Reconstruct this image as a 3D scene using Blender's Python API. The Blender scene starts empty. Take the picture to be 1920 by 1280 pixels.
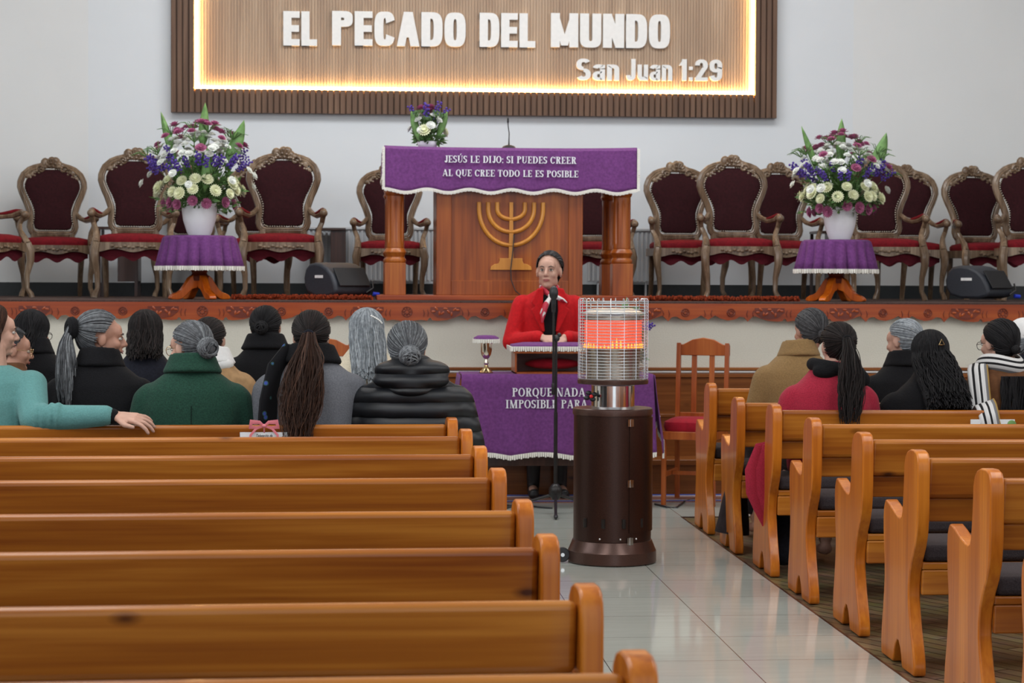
import bpy, bmesh, math, random
from mathutils import Matrix, Vector
random.seed(7)
PI = math.pi
C = bpy.context.scene.collection
sc = bpy.context.scene
# ---------------------------------------------------------------- camera
F = 3900.0
HC = 1.42
CAMROT = (Matrix.Rotation(-math.atan(298 / F), 4, 'Z') @ Matrix.Rotation(PI / 2 - math.atan(114 / F), 4, 'X')
          @ Matrix.Rotation(0.004, 4, 'Z'))
cam_d = bpy.data.cameras.new('camera'); cam = bpy.data.objects.new('camera', cam_d); C.objects.link(cam)
cam.matrix_world = Matrix.Translation((0, 0, HC)) @ CAMROT
cam_d.sensor_width = 36; cam_d.lens = F / 1920 * 36; cam_d.clip_end = 100
cam_d.dof.use_dof = True; cam_d.dof.focus_distance = 8.2; cam_d.dof.aperture_fstop = 8
sc.camera = cam
# ---------------------------------------------------------------- light
w = bpy.data.worlds.new('world'); sc.world = w; w.use_nodes = True
bg = w.node_tree.nodes['Background']; bg.inputs[0].default_value = (0.86, 0.93, 1.0, 1); bg.inputs[1].default_value = 0.9
sc.view_settings.view_transform = 'Standard'; sc.view_settings.look = 'None'; sc.view_settings.gamma = 1
sc.view_settings.exposure = 0.48; sc.view_settings.use_curve_mapping = False
def area(name, loc, target, sx, sy, power, col):
    d = bpy.data.lights.new(name, 'AREA'); d.shape = 'RECTANGLE'; d.size = sx; d.size_y = sy; d.energy = power; d.color = col
    o = bpy.data.objects.new(name, d); C.objects.link(o); o.location = loc
    o.rotation_euler = (Vector(target) - Vector(loc)).to_track_quat('-Z', 'Y').to_euler()
area('side_window_light', (-4.6, 9.0, 3.6), (3, 11, 1), 8, 2.2, 140, (0.93, 0.97, 1.0))
area('side_window_light', (7.7, 9.0, 3.6), (0, 11, 1), 8, 2.2, 130, (1.0, 0.97, 0.93))
area('overhead_fill_light', (-1.0, 6.0, 5.2), (-1.0, 6.01, 0), 1.2, 5, 90, (1.0, 0.98, 0.95))  # overhead area lights added for soft fill
area('overhead_fill_light', (3.2, 6.0, 5.2), (3.2, 6.01, 0), 1.2, 5, 90, (1.0, 0.98, 0.95))
area('overhead_fill_light', (1.0, 13.2, 5.2), (1.0, 15.2, 1), 6, 1.2, 120, (0.97, 0.99, 1.0))
# ---------------------------------------------------------------- pixel helpers
def at(px, py, Y):
    d = CAMROT.to_3x3() @ Vector(((px - 960) / F, (640 - py) / F, -1))
    return Vector((0, 0, HC)) + d * (Y / d.y)
def X_(px, Y): return at(px, 560, Y).x
def Z_(px, py, Y): return at(px, py, Y).z
# ---------------------------------------------------------------- materials
MATS = {}
def nodes_of(name, rough=0.5, metal=0.0, coat=0.0, sheen=0.0):
    m = bpy.data.materials.new(name); m.use_nodes = True
    nt = m.node_tree; b = nt.nodes['Principled BSDF']
    b.inputs['Roughness'].default_value = rough; b.inputs['Metallic'].default_value = metal
    b.inputs['Coat Weight'].default_value = coat; b.inputs['Coat Roughness'].default_value = 0.12
    b.inputs['Sheen Weight'].default_value = sheen * .25; b.inputs['Specular IOR Level'].default_value = .25 if rough > .65 else .5
    MATS[name] = m
    return m, nt, b
def N(nt, typ, **kw):
    n = nt.nodes.new(typ)
    for k, v in kw.items():
        if k in n.inputs.keys(): n.inputs[k].default_value = v
        else: setattr(n, k, v)
    return n
def ramp(nt, cols, pos=None):
    r = nt.nodes.new('ShaderNodeValToRGB'); e = r.color_ramp.elements
    while len(e) < len(cols): e.new(0.5)
    for i, c in enumerate(cols):
        e[i].position = pos[i] if pos else i / (len(cols) - 1)
        e[i].color = (*c, 1)
    return r
def bump(nt, b, h, strength, dist=0.005):
    bp = N(nt, 'ShaderNodeBump'); bp.inputs['Strength'].default_value = strength; bp.inputs['Distance'].default_value = dist
    nt.links.new(h, bp.inputs['Height']); nt.links.new(bp.outputs[0], b.inputs['Normal'])
def plain(name, col, rough=0.5, metal=0.0, coat=0.0, sheen=0.0, var=0.12, scale=30, bmp=0.0, emit=None, stretch=(1, 1, 1), bd=0.004):
    m, nt, b = nodes_of(name, rough, metal, coat, sheen)
    tc = N(nt, 'ShaderNodeTexCoord'); mp = N(nt, 'ShaderNodeMapping'); mp.inputs['Scale'].default_value = stretch
    nz = N(nt, 'ShaderNodeTexNoise', Scale=scale, Detail=4.0)
    nt.links.new(tc.outputs['Object'], mp.inputs[0]); nt.links.new(mp.outputs[0], nz.inputs['Vector'])
    r = ramp(nt, [tuple(c * (1 - var) for c in col), tuple(min(1, c * (1 + var)) for c in col)], [0.3, 0.7])
    nt.links.new(nz.outputs['Fac'], r.inputs[0]); nt.links.new(r.outputs[0], b.inputs['Base Color'])
    if bmp: bump(nt, b, nz.outputs['Fac'], bmp, bd)
    if emit:
        b.inputs['Emission Color'].default_value = (*emit[0], 1); b.inputs['Emission Strength'].default_value = emit[1]
    return m
def wood(name, dark, mid, light, axis=0, rough=0.34, knots=True, scale=1.0, coat=0.22):
    """varnished pine: stretched grain, soft bands and knots; shifts with each object's own position"""
    m, nt, b = nodes_of(name, rough, 0, coat)
    tc = N(nt, 'ShaderNodeTexCoord'); oi = N(nt, 'ShaderNodeObjectInfo')
    sc_ = N(nt, 'ShaderNodeVectorMath', operation='SCALE'); sc_.inputs['Scale'].default_value = 3.7
    nt.links.new(oi.outputs['Location'], sc_.inputs[0])
    ad = N(nt, 'ShaderNodeVectorMath', operation='ADD')
    nt.links.new(tc.outputs['Object'], ad.inputs[0]); nt.links.new(sc_.outputs[0], ad.inputs[1])
    s = [9 * scale] * 3; s[axis] = 0.7 * scale
    mp = N(nt, 'ShaderNodeMapping'); mp.inputs['Scale'].default_value = s; nt.links.new(ad.outputs[0], mp.inputs[0])
    n1 = N(nt, 'ShaderNodeTexNoise', Scale=1.0, Detail=3.0, Distortion=0.6); nt.links.new(mp.outputs[0], n1.inputs['Vector'])
    s2 = [60 * scale] * 3; s2[axis] = 1.5 * scale
    mp2 = N(nt, 'ShaderNodeMapping'); mp2.inputs['Scale'].default_value = s2; nt.links.new(ad.outputs[0], mp2.inputs[0])
    n2 = N(nt, 'ShaderNodeTexNoise', Scale=1.0, Detail=2.0, Distortion=0.3); nt.links.new(mp2.outputs[0], n2.inputs['Vector'])
    mx = N(nt, 'ShaderNodeMath', operation='MULTIPLY_ADD'); mx.inputs[1].default_value = 0.55
    nt.links.new(n2.outputs['Fac'], mx.inputs[0]); nt.links.new(n1.outputs['Fac'], mx.inputs[2])
    r = ramp(nt, [dark, mid, light], [0.52, 0.78, 1.0]); nt.links.new(mx.outputs[0], r.inputs[0])
    out = r.outputs[0]
    if knots:
        s3 = [.3, .3, 7.0]; s3[axis] = 3.2
        mp3 = N(nt, 'ShaderNodeMapping'); mp3.inputs['Scale'].default_value = s3; nt.links.new(ad.outputs[0], mp3.inputs[0])
        v = N(nt, 'ShaderNodeTexVoronoi', Scale=1.0); v.inputs['Randomness'].default_value = 1.0; nt.links.new(mp3.outputs[0], v.inputs['Vector'])
        kr = ramp(nt, [(1, 1, 1), (0.55, 0.55, 0.55), (0, 0, 0)], [0.035, 0.07, 0.13]); nt.links.new(v.outputs['Distance'], kr.inputs[0])
        km = N(nt, 'ShaderNodeMix', data_type='RGBA'); km.inputs[7].default_value = (dark[0] * 0.28, dark[1] * 0.22, dark[2] * 0.3, 1)
        nt.links.new(kr.outputs[0], km.inputs[0]); nt.links.new(out, km.inputs[6]); out = km.outputs[2]
    nt.links.new(out, b.inputs['Base Color']); b.inputs['Specular IOR Level'].default_value = .3
    bump(nt, b, n2.outputs['Fac'], 0.05, 0.002)
    return m
wood('pew_wood', (0.23, 0.055, 0.006), (0.37, 0.115, 0.011), (0.50, 0.185, 0.024))
wood('pew_post_wood', (0.33, 0.078, 0.005), (0.47, 0.128, 0.008), (0.58, 0.185, 0.015), axis=2, knots=False)
wood('pulpit_wood', (0.16, 0.032, 0.005), (0.27, 0.062, 0.008), (0.38, 0.11, 0.014), axis=2, knots=False)
wood('fascia_wood', (0.20, 0.03, 0.006), (0.29, 0.047, 0.008), (0.37, 0.075, 0.012), knots=False)
wood('panel_wood', (0.13, 0.036, 0.008), (0.21, 0.065, 0.014), (0.28, 0.095, 0.022), knots=True, rough=0.35)
wood('dark_red_wood', (0.09, 0.014, 0.006), (0.13, 0.02, 0.008), (0.18, 0.03, 0.01), knots=False)
wood('chair_pine', (0.25, 0.05, 0.010), (0.36, 0.083, 0.015), (0.43, 0.12, 0.025), axis=2, knots=False)
wood('pedestal_wood', (0.42, 0.07, 0.006), (0.60, 0.12, 0.009), (0.7, 0.18, 0.015), axis=2, knots=False, rough=0.2)
wood('menorah_wood', (0.42, 0.16, 0.022), (0.52, 0.215, 0.032), (0.6, 0.27, 0.05), axis=2, knots=False)
wood('throne_wood', (0.09, 0.055, 0.032), (0.16, 0.105, 0.066), (0.27, 0.195, 0.13), axis=2, knots=False, rough=0.3, scale=2)
wood('dark_brown_wood', (0.03, 0.014, 0.01), (0.05, 0.02, 0.014), (0.075, 0.03, 0.02), axis=2, knots=False)
wood('slat_brown', (0.10, 0.055, 0.035), (0.145, 0.08, 0.05), (0.19, 0.11, 0.07), axis=2, knots=False, rough=0.5, coat=0)
wood('slat_tan', (0.36, 0.25, 0.175), (0.44, 0.315, 0.22), (0.52, 0.385, 0.275), axis=2, knots=False, rough=0.55, coat=0)
plain('wall_paint', (0.74, 0.775, 0.81), 0.85, var=0.015, scale=2, bmp=0.03)
plain('wall_paint_warm', (0.74, 0.755, 0.76), 0.85, var=0.015, scale=2, bmp=0.03)
plain('stage_plaster', (0.68, 0.66, 0.58), 0.8, var=0.04, scale=120, bmp=0.4)
plain('ceiling_paint', (0.85, 0.86, 0.86), 0.9, var=0.01)
plain('stage_carpet', (0.07, 0.045, 0.04), 0.95, var=0.4, scale=150, bmp=0.6)
plain('black_skirting', (0.02, 0.025, 0.028), 0.5)
plain('velvet', (0.026, 0.0035, 0.0055), 0.9, sheen=0, var=0.25, scale=60)
plain('velvet_seat', (0.15, 0.003, 0.008), 0.85, sheen=0, var=0.25, scale=40)
plain('velvet_lining', (0.075, 0.004, 0.010), 0.9, var=0.2)
plain('nail_trim', (0.50, 0.44, 0.36), 0.4, var=0.2, scale=200)
plain('purple_cloth', (0.145, 0.042, 0.175), 0.92, sheen=0.2, var=0.18, scale=60, bmp=0.25)
plain('fringe', (0.82, 0.80, 0.74), 0.9, var=0.12, scale=300, bmp=0.4)
plain('white_letter', (0.82, 0.84, 0.86), 0.6, var=0.05)
plain('foam_letter', (0.86, 0.86, 0.84), 0.5, var=0.03)
plain('print_letter', (0.74, 0.74, 0.80), 0.8, var=0.12, scale=250)
plain('led', (1, 0.8, 0.45), 0.5, emit=((1.0, 0.60, 0.22), 28))
plain('ceramic', (0.83, 0.84, 0.88), 0.35, var=0.02)
plain('black_plastic', (0.018, 0.019, 0.022), 0.4, var=0.2)
plain('speaker_plastic', (0.022, 0.026, 0.036), 0.55, var=0.3, scale=150, bmp=0.3)
plain('grille', (0.008, 0.008, 0.010), 0.6, var=0.4, scale=400, bmp=0.5)
plain('blue_plug', (0.02, 0.05, 0.6), 0.4)
plain('white_plastic', (0.8, 0.8, 0.8), 0.4)
plain('shag', (0.22, 0.028, 0.006), 0.95, var=0.6, scale=90, bmp=1.0, bd=0.02)
plain('pew_cushion', (0.040, 0.032, 0.036), 0.95, sheen=0.2, var=0.35, scale=220, bmp=0.4)
plain('radiator', (0.62, 0.65, 0.68), 0.4, var=0.02)
plain('heater_brown', (0.042, 0.018, 0.013), 0.32, metal=0.55, var=0.3, scale=250, bmp=0.12)
plain('heater_rim', (0.085, 0.045, 0.036), 0.3, metal=0.5, var=0.15, scale=200)
plain('chrome', (0.75, 0.75, 0.75), 0.14, metal=1.0, var=0.05)
plain('wire', (0.70, 0.72, 0.75), 0.22, metal=0.9, var=0.05)
plain('steel_lid', (0.80, 0.84, 0.85), 0.3, metal=0.6, var=0.03)
plain('smoke_steel', (0.42, 0.36, 0.30), 0.25, metal=0.9, var=0.1)
plain('dark_metal', (0.03, 0.028, 0.028), 0.35, metal=0.6)
plain('burner_glow', (.6, 0.1, 0.05), 0.6, emit=((1.0, 0.10, 0.05), .62))
plain('flame', (1, 0.4, 0.05), 0.5, emit=((1.0, 0.28, 0.05), 1.2))
plain('gold', (0.65, 0.48, 0.25), 0.2, metal=1.0)
plain('silver', (0.8, 0.72, 0.62), 0.12, metal=1.0, var=0.05)
plain('red_valve', (0.7, 0.02, 0.02), 0.4)
plain('red_cloth', (0.30, 0.006, 0.018), 0.9, sheen=0.2, var=0.15)
plain('rug_brown', (0.22, 0.10, 0.075), 0.95, var=0.25, scale=120, bmp=0.4)
plain('rug_blue', (0.05, 0.08, 0.30), 0.95, var=0.3, scale=200)
plain('rug_white', (0.5, 0.5, 0.6), 0.95, var=0.2, scale=200)
plain('leaf_green', (0.08, 0.17, 0.045), 0.5, var=0.35, scale=40)
plain('leaf_light', (0.15, 0.30, 0.09), 0.45, var=0.25, scale=25)
plain('white_petal', (0.80, 0.82, 0.78), 0.7, var=0.05)
plain('cream_petal', (0.78, 0.80, 0.55), 0.7, var=0.08)
plain('mauve_petal', (0.38, 0.11, 0.22), 0.7, var=0.25, scale=90)
plain('violet_petal', (0.09, 0.05, 0.30), 0.7, var=0.35, scale=90)
plain('card_paper', (0.76, 0.78, 0.80), 0.6, var=0.05, scale=20)
plain('ink', (0.03, 0.03, 0.03), 0.7)
plain('pink_ribbon', (0.72, 0.20, 0.24), 0.35, sheen=0.2, var=0.1)
plain('skin', (0.42, 0.215, 0.15), 0.5, var=0.10, scale=25)
plain('skin_pale', (0.52, 0.30, 0.225), 0.5, var=0.10, scale=25)
plain('lip', (0.42, 0.14, 0.13), 0.45)
plain('eye_white', (0.6, 0.56, 0.52), 0.3)
plain('iris', (0.03, 0.015, 0.01), 0.2)
plain('brow', (0.08, 0.05, 0.04), 0.8)
for nm, c in dict(hair_black=(0.007, 0.0065, 0.008), hair_black_b=(0.014, 0.013, 0.015), hair_dark=(0.012, 0.009, 0.009), hair_dark_b=(0.027, 0.019, 0.018),
                  hair_brown=(0.032, 0.014, 0.009), hair_brown_b=(0.075, 0.034, 0.021), hair_grey=(0.10, 0.105, 0.115), hair_grey_b=(0.21, 0.225, 0.24),
                  hair_salt=(0.042, 0.041, 0.044), hair_salt_b=(0.10, 0.10, 0.105), hair_silver=(0.23, 0.255, 0.28), hair_silver_b=(0.37, 0.40, 0.43)).items():
    plain(nm, tuple(v * .85 for v in c), 0.68, var=0.3, scale=60)
plain('green_wool', (0.013, 0.050, 0.033), 0.95, sheen=0.25, var=0.3, scale=160, bmp=0.5)
plain('black_wool', (0.0055, 0.0055, 0.007), 0.95, sheen=0.06, var=0.35, scale=160, bmp=0.5)
plain('navy_cloth', (0.008, 0.009, 0.016), 0.9, sheen=0.1, var=0.3, scale=80, bmp=0.3)
plain('grey_wool', (0.15, 0.158, 0.18), 0.95, sheen=0.2, var=0.18, scale=160, bmp=0.5)
plain('puffer_black', (0.006, 0.0075, 0.011), 0.5, var=0.3, scale=12, bmp=0.6, bd=0.02)
plain('teal_fleece', (0.105, 0.26, 0.255), 0.95, sheen=0.3, var=0.10, scale=150, bmp=0.4)
plain('camel_wool', (0.25, 0.155, 0.066), 0.95, sheen=0.25, var=0.15, scale=150, bmp=0.4)
plain('crimson_wool', (0.33, 0.018, 0.042), 0.95, sheen=0.3, var=0.2, scale=170, bmp=0.5)
plain('red_jacket', (0.50, 0.006, 0.010), 0.8, sheen=0.15, var=0.12, scale=60, bmp=0.3)
plain('cream_wool', (0.62, 0.55, 0.42), 0.95, var=0.12, scale=120, bmp=0.4)
plain('white_cloth', (0.72, 0.72, 0.72), 0.9, var=0.08, bmp=0.3)
plain('tan_cloth', (0.36, 0.22, 0.11), 0.9, var=0.15, bmp=0.3)
plain('brown_suede', (0.11, 0.045, 0.018), 0.9, sheen=0.2, var=0.2, bmp=0.3)
plain('dark_skirt', (0.028, 0.020, 0.022), 0.9, var=0.3, bmp=0.3)
plain('stocking', (0.010, 0.009, 0.010), 0.5)
plain('mustard_cloth', (0.36, 0.22, 0.06), 0.9, var=0.15)
plain('pink_cloth', (0.62, 0.38, 0.40), 0.9, var=0.1)
def special():
    # glossy porcelain tiles, mortar lines 0.48 m apart across the aisle
    m, nt, b = nodes_of('tile_floor', 0.07)
    tc = N(nt, 'ShaderNodeTexCoord'); mp = N(nt, 'ShaderNodeMapping'); mp.inputs['Location'].default_value = (-1.98 + 0.52 * 4, 0.12, 0)
    nt.links.new(tc.outputs['Object'], mp.inputs[0])
    br = N(nt, 'ShaderNodeTexBrick', offset=0.0)
    for k, v in dict(Scale=1.0).items(): br.inputs[k].default_value = v
    br.inputs['Brick Width'].default_value = 0.52; br.inputs['Row Height'].default_value = 0.52
    br.inputs['Mortar Size'].default_value = 0.0022; br.inputs['Mortar Smooth'].default_value = 0.1
    br.inputs['Color1'].default_value = (0.46, 0.49, 0.45, 1); br.inputs['Color2'].default_value = (0.48, 0.505, 0.465, 1)
    br.inputs['Mortar'].default_value = (0.12, 0.12, 0.11, 1)
    nt.links.new(mp.outputs[0], br.inputs['Vector'])
    mp2 = N(nt, 'ShaderNodeMapping'); mp2.inputs['Scale'].default_value = (2, 14, 1); nt.links.new(tc.outputs['Object'], mp2.inputs[0])
    nz = N(nt, 'ShaderNodeTexNoise', Scale=1.6, Detail=5.0); nt.links.new(mp2.outputs[0], nz.inputs['Vector'])
    r = ramp(nt, [(0.95, 0.95, 0.95), (1.04, 1.04, 1.04)], [0.3, 0.7]); nt.links.new(nz.outputs['Fac'], r.inputs[0])
    mx = N(nt, 'ShaderNodeMix', data_type='RGBA', blend_type='MULTIPLY'); mx.inputs[0].default_value = 1
    nt.links.new(br.outputs['Color'], mx.inputs[6]); nt.links.new(r.outputs[0], mx.inputs[7]); nt.links.new(mx.outputs[2], b.inputs['Base Color'])
    b.inputs['Specular IOR Level'].default_value = 0.75
    # worn parquet
    m, nt, b = nodes_of('parquet', 0.32)
    tc = N(nt, 'ShaderNodeTexCoord'); mp = N(nt, 'ShaderNodeMapping'); mp.inputs['Rotation'].default_value = (0, 0, PI / 2 - 0.5)
    nt.links.new(tc.outputs['Object'], mp.inputs[0])
    br = N(nt, 'ShaderNodeTexBrick', offset=0.5); br.inputs['Scale'].default_value = 1
    br.inputs['Brick Width'].default_value = 0.6; br.inputs['Row Height'].default_value = 0.075; br.inputs['Mortar Size'].default_value = 0.005
    br.inputs['Color1'].default_value = (0.10, 0.075, 0.038, 1); br.inputs['Color2'].default_value = (0.19, 0.145, 0.08, 1); br.inputs['Mortar'].default_value = (0.02, 0.014, 0.01, 1)
    nt.links.new(mp.outputs[0], br.inputs['Vector'])
    nz = N(nt, 'ShaderNodeTexNoise', Scale=8.0, Detail=6.0); nt.links.new(tc.outputs['Object'], nz.inputs['Vector'])
    mx = N(nt, 'ShaderNodeMix', data_type='RGBA', blend_type='OVERLAY'); mx.inputs[0].default_value = 0.5
    nt.links.new(br.outputs['Color'], mx.inputs[6]); nt.links.new(nz.outputs['Color'], mx.inputs[7]); nt.links.new(mx.outputs[2], b.inputs['Base Color'])
    # striped scarf: black, white, grey and mustard bands running along the cloth
    m, nt, b = nodes_of('striped_scarf', 0.9)
    tc = N(nt, 'ShaderNodeTexCoord'); sp = N(nt, 'ShaderNodeSeparateXYZ'); nt.links.new(tc.outputs['UV'], sp.inputs[0])
    r = ramp(nt, [(0.6, 0.6, 0.6), (0.012, 0.012, 0.014), (0.62, 0.62, 0.62), (0.012, 0.012, 0.014), (0.60, 0.6, 0.6), (0.16, 0.16, 0.17), (0.33, 0.21, 0.06)], [0.0, 0.17, 0.3, 0.46, 0.58, 0.76, 0.9])
    r.color_ramp.interpolation = 'CONSTANT'
    nt.links.new(sp.outputs[0], r.inputs[0]); nt.links.new(r.outputs[0], b.inputs['Base Color'])
    # quilted nylon: rounded horizontal channels pressed into the jacket
    m = MATS['puffer_black']; nt = m.node_tree; b = nt.nodes['Principled BSDF']
    tc = N(nt, 'ShaderNodeTexCoord'); wv = N(nt, 'ShaderNodeTexWave', wave_type='BANDS', bands_direction='Z', wave_profile='SIN', Scale=4.7, Distortion=1.2, Detail=1.0)
    nt.links.new(tc.outputs['Object'], wv.inputs['Vector'])
    pw = N(nt, 'ShaderNodeMath', operation='POWER'); pw.inputs[1].default_value = .35; nt.links.new(wv.outputs['Fac'], pw.inputs[0])
    bump(nt, b, pw.outputs[0], 0.9, 0.02)
    # red and white neck scarf
    m, nt, b = nodes_of('neck_scarf', 0.6)
    tc = N(nt, 'ShaderNodeTexCoord'); v = N(nt, 'ShaderNodeTexNoise', Scale=16.0, Detail=1.0); nt.links.new(tc.outputs['Object'], v.inputs['Vector'])
    r = ramp(nt, [(0.75, 0.72, 0.70), (0.75, 0.72, 0.70), (0.5, 0.03, 0.06)], [0.0, 0.5, 0.52]); nt.links.new(v.outputs['Fac'], r.inputs[0]); nt.links.new(r.outputs[0], b.inputs['Base Color'])
    # black shawl with scattered blue and green flowers
    m, nt, b = nodes_of('floral_shawl', 0.9)
    tc = N(nt, 'ShaderNodeTexCoord'); v = N(nt, 'ShaderNodeTexVoronoi', Scale=17.0); nt.links.new(tc.outputs['Object'], v.inputs['Vector'])
    r = ramp(nt, [(0.05, 0.08, 0.35), (0.03, 0.09, 0.09), (0.006, 0.006, 0.008)], [0.0, 0.14, 0.20]); r.color_ramp.interpolation = 'CONSTANT'
    nt.links.new(v.outputs['Distance'], r.inputs[0]); nt.links.new(r.outputs[0], b.inputs['Base Color'])
    # heater guard glass tube
    m, nt, b = nodes_of('guard_glass', 0.05); b.inputs['Transmission Weight'].default_value = 1.0; b.inputs['IOR'].default_value = 1.1
special()
# ---------------------------------------------------------------- mesh builder
class MB:
    def __init__(s, M=None): s.v = []; s.f = []; s.mi = []; s.M = M or Matrix(); s.m = 0
    def add(s, vs, fs):
        k = len(s.v); s.v += [s.M @ Vector(v) for v in vs]
        for f in fs: s.f.append(tuple(i + k for i in f)); s.mi.append(s.m)
        return s
    def box(s, x0, x1, y0, y1, z0, z1):
        return s.add([(x0, y0, z0), (x1, y0, z0), (x1, y1, z0), (x0, y1, z0), (x0, y0, z1), (x1, y0, z1), (x1, y1, z1), (x0, y1, z1)],
                     [(0, 3, 2, 1), (4, 5, 6, 7), (0, 1, 5, 4), (1, 2, 6, 5), (2, 3, 7, 6), (3, 0, 4, 7)])
    def prism(s, pts, a0, a1, plane='yz'):
        """closed outline extruded a0..a1 along the missing axis"""
        def P(p, a): return {'yz': (a, p[0], p[1]), 'xz': (p[0], a, p[1]), 'xy': (p[0], p[1], a)}[plane]
        n = len(pts)
        return s.add([P(p, a0) for p in pts] + [P(p, a1) for p in pts],
                     [tuple(range(n))[::-1], tuple(range(n, 2 * n))] + [(i, (i + 1) % n, n + (i + 1) % n, n + i) for i in range(n)])
    def ell(s, c, r, nu=14, nv=9, R=None):
        vs = []; fs = []
        c = Vector(c)
        for j in range(nv + 1):
            t = PI * j / nv
            for i in range(nu):
                a = 2 * PI * i / nu
                v = Vector((r[0] * math.sin(t) * math.cos(a), r[1] * math.sin(t) * math.sin(a), r[2] * math.cos(t)))
                if R is not None: v = R @ v
                vs.append(c + v)
        for j in range(nv):
            for i in range(nu): fs.append((j * nu + i, (j + 1) * nu + i, (j + 1) * nu + (i + 1) % nu, j * nu + (i + 1) % nu))
        return s.add(vs, fs)
    def rings(s, rings, cap=True, closed=False):
        n = len(rings[0]); vs = [p for r in rings for p in r]; fs = []
        m = len(rings)
        for j in range(m if closed else m - 1):
            a = j * n; b = ((j + 1) % m) * n
            for i in range(n): fs.append((a + i, a + (i + 1) % n, b + (i + 1) % n, b + i))
        if cap and not closed: fs += [tuple(range(n))[::-1], tuple(range((m - 1) * n, m * n))]
        return s.add(vs, fs)
    def tube(s, path, rad, n=8, closed=False, flat=1.0, up=None):
        path = [Vector(p) for p in path]; m = len(path)
        if not isinstance(rad, (list, tuple)): rad = [rad] * m
        rs = []; pu = None
        for k in range(m):
            if closed: t = path[(k + 1) % m] - path[k - 1]
            else: t = path[min(k + 1, m - 1)] - path[max(k - 1, 0)]
            if t.length < 1e-9: t = Vector((0, 0, 1))
            t.normalize()
            if pu is None:
                u = Vector(up) if up else (Vector((0, 1, 0)) if abs(t.y) < 0.9 else Vector((1, 0, 0)))
            else: u = pu
            u = (u - t * u.dot(t))
            if u.length < 1e-6: u = t.orthogonal()
            u.normalize(); pu = u; v = t.cross(u)
            rs.append([path[k] + (u * math.cos(2 * PI * i / n) * flat + v * math.sin(2 * PI * i / n)) * rad[k] for i in range(n)])
        return s.rings(rs, True, closed)
    def cap(s, p0, p1, r0, r1, n=12):
        p0 = Vector(p0); p1 = Vector(p1); t = (p1 - p0).normalized()
        path = [p0 - t * r0 * 0.98, p0 - t * r0 * 0.7, p0 - t * r0 * .35, p0, p1, p1 + t * r1 * .35, p1 + t * r1 * .7, p1 + t * r1 * 0.98]
        return s.tube(path, [r0 * .2, r0 * .71, r0 * .93, r0, r1, r1 * .93, r1 * .71, r1 * .2], n)
    def lathe(s, prof, c=(0, 0, 0), n=28, sq=None):
        c = Vector(c)
        return s.rings([[c + Vector((r * math.cos(2 * PI * i / n), r * math.sin(2 * PI * i / n), z)) for i in range(n)] for r, z in prof])
    def sheet(s, fn, nu, nv, uv=False):
        vs = [fn(i / nu, j / nv) for j in range(nv + 1) for i in range(nu + 1)]
        fs = [(j * (nu + 1) + i, j * (nu + 1) + i + 1, (j + 1) * (nu + 1) + i + 1, (j + 1) * (nu + 1) + i) for j in range(nv) for i in range(nu)]
        if uv: s.uv = (nu, nv)
        return s.add(vs, fs)
    def build(s, name, mats, parent=None, smooth=True, bevel=0, remesh=0, sm=4, solid=0, sharp=.75):
        if isinstance(mats, str): mats = [mats]
        me = bpy.data.meshes.new(name); me.from_pydata([tuple(v) for v in s.v], [], s.f)
        for m in mats: me.materials.append(MATS[m])
        if len(mats) > 1: me.polygons.foreach_set('material_index', s.mi)
        if smooth: me.polygons.foreach_set('use_smooth', [True] * len(s.f))
        if hasattr(s, 'uv'):
            nu, nv = s.uv; l = me.uv_layers.new(name='UVMap')
            for p in me.polygons:
                for li in p.loop_indices:
                    vi = me.loops[li].vertex_index; l.data[li].uv = ((vi % (nu + 1)) / nu, (vi // (nu + 1)) / nv)
        bm = bmesh.new(); bm.from_mesh(me); bmesh.ops.recalc_face_normals(bm, faces=bm.faces)
        bm.to_mesh(me); bm.free()
        o = bpy.data.objects.new(name, me); C.objects.link(o)
        if parent: o.parent = parent
        if solid:
            q = o.modifiers.new('solid', 'SOLIDIFY'); q.thickness = solid; q.offset = 0
        if remesh:
            q = o.modifiers.new('remesh', 'REMESH'); q.mode = 'VOXEL'; q.voxel_size = remesh; q.use_smooth_shade = True
            q = o.modifiers.new('smooth', 'SMOOTH'); q.iterations = sm; q.factor = 0.5
        if bevel:
            q = o.modifiers.new('bevel', 'BEVEL'); q.width = bevel; q.segments = 3; q.limit_method = 'ANGLE'; q.angle_limit = 0.7
            q.harden_normals = False
        if smooth and not remesh and (bevel or not s.v is None):
            me.set_sharp_from_angle(angle=sharp)
        return o
def tag(o, label, cat=None, group=None, kind=None):
    if label: o['label'] = label
    if cat: o['category'] = cat
    if group: o['group'] = group
    if kind: o['kind'] = kind
    return o
def thing(name, label, cat, loc=(0, 0, 0), rz=0, group=None, scale=1):
    o = bpy.data.objects.new(name, None); C.objects.link(o); o.empty_display_size = 0.1
    o.location = loc; o.rotation_euler = (0, 0, rz); o.scale = (scale,) * 3 if not isinstance(scale, tuple) else scale
    return tag(o, label, cat, group)
def struct(o): o['kind'] = 'structure'; return o
KIDS = {}
def kids(o): return [c for c in C.objects if c.parent == o]
def dup(root, loc, rz, label, group=None, scale=None, kidmap=None):
    def rec(o, parent):
        c = o.copy(); C.objects.link(c); c.parent = parent
        for ch in kids(o): rec(ch, c)
        return c
    r = rec(root, None); r.location = loc; r.rotation_euler = (0, 0, rz)
    if scale: r.scale = (scale,) * 3 if not isinstance(scale, tuple) else scale
    r['label'] = label
    if group: r['group'] = group
    return r
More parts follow.
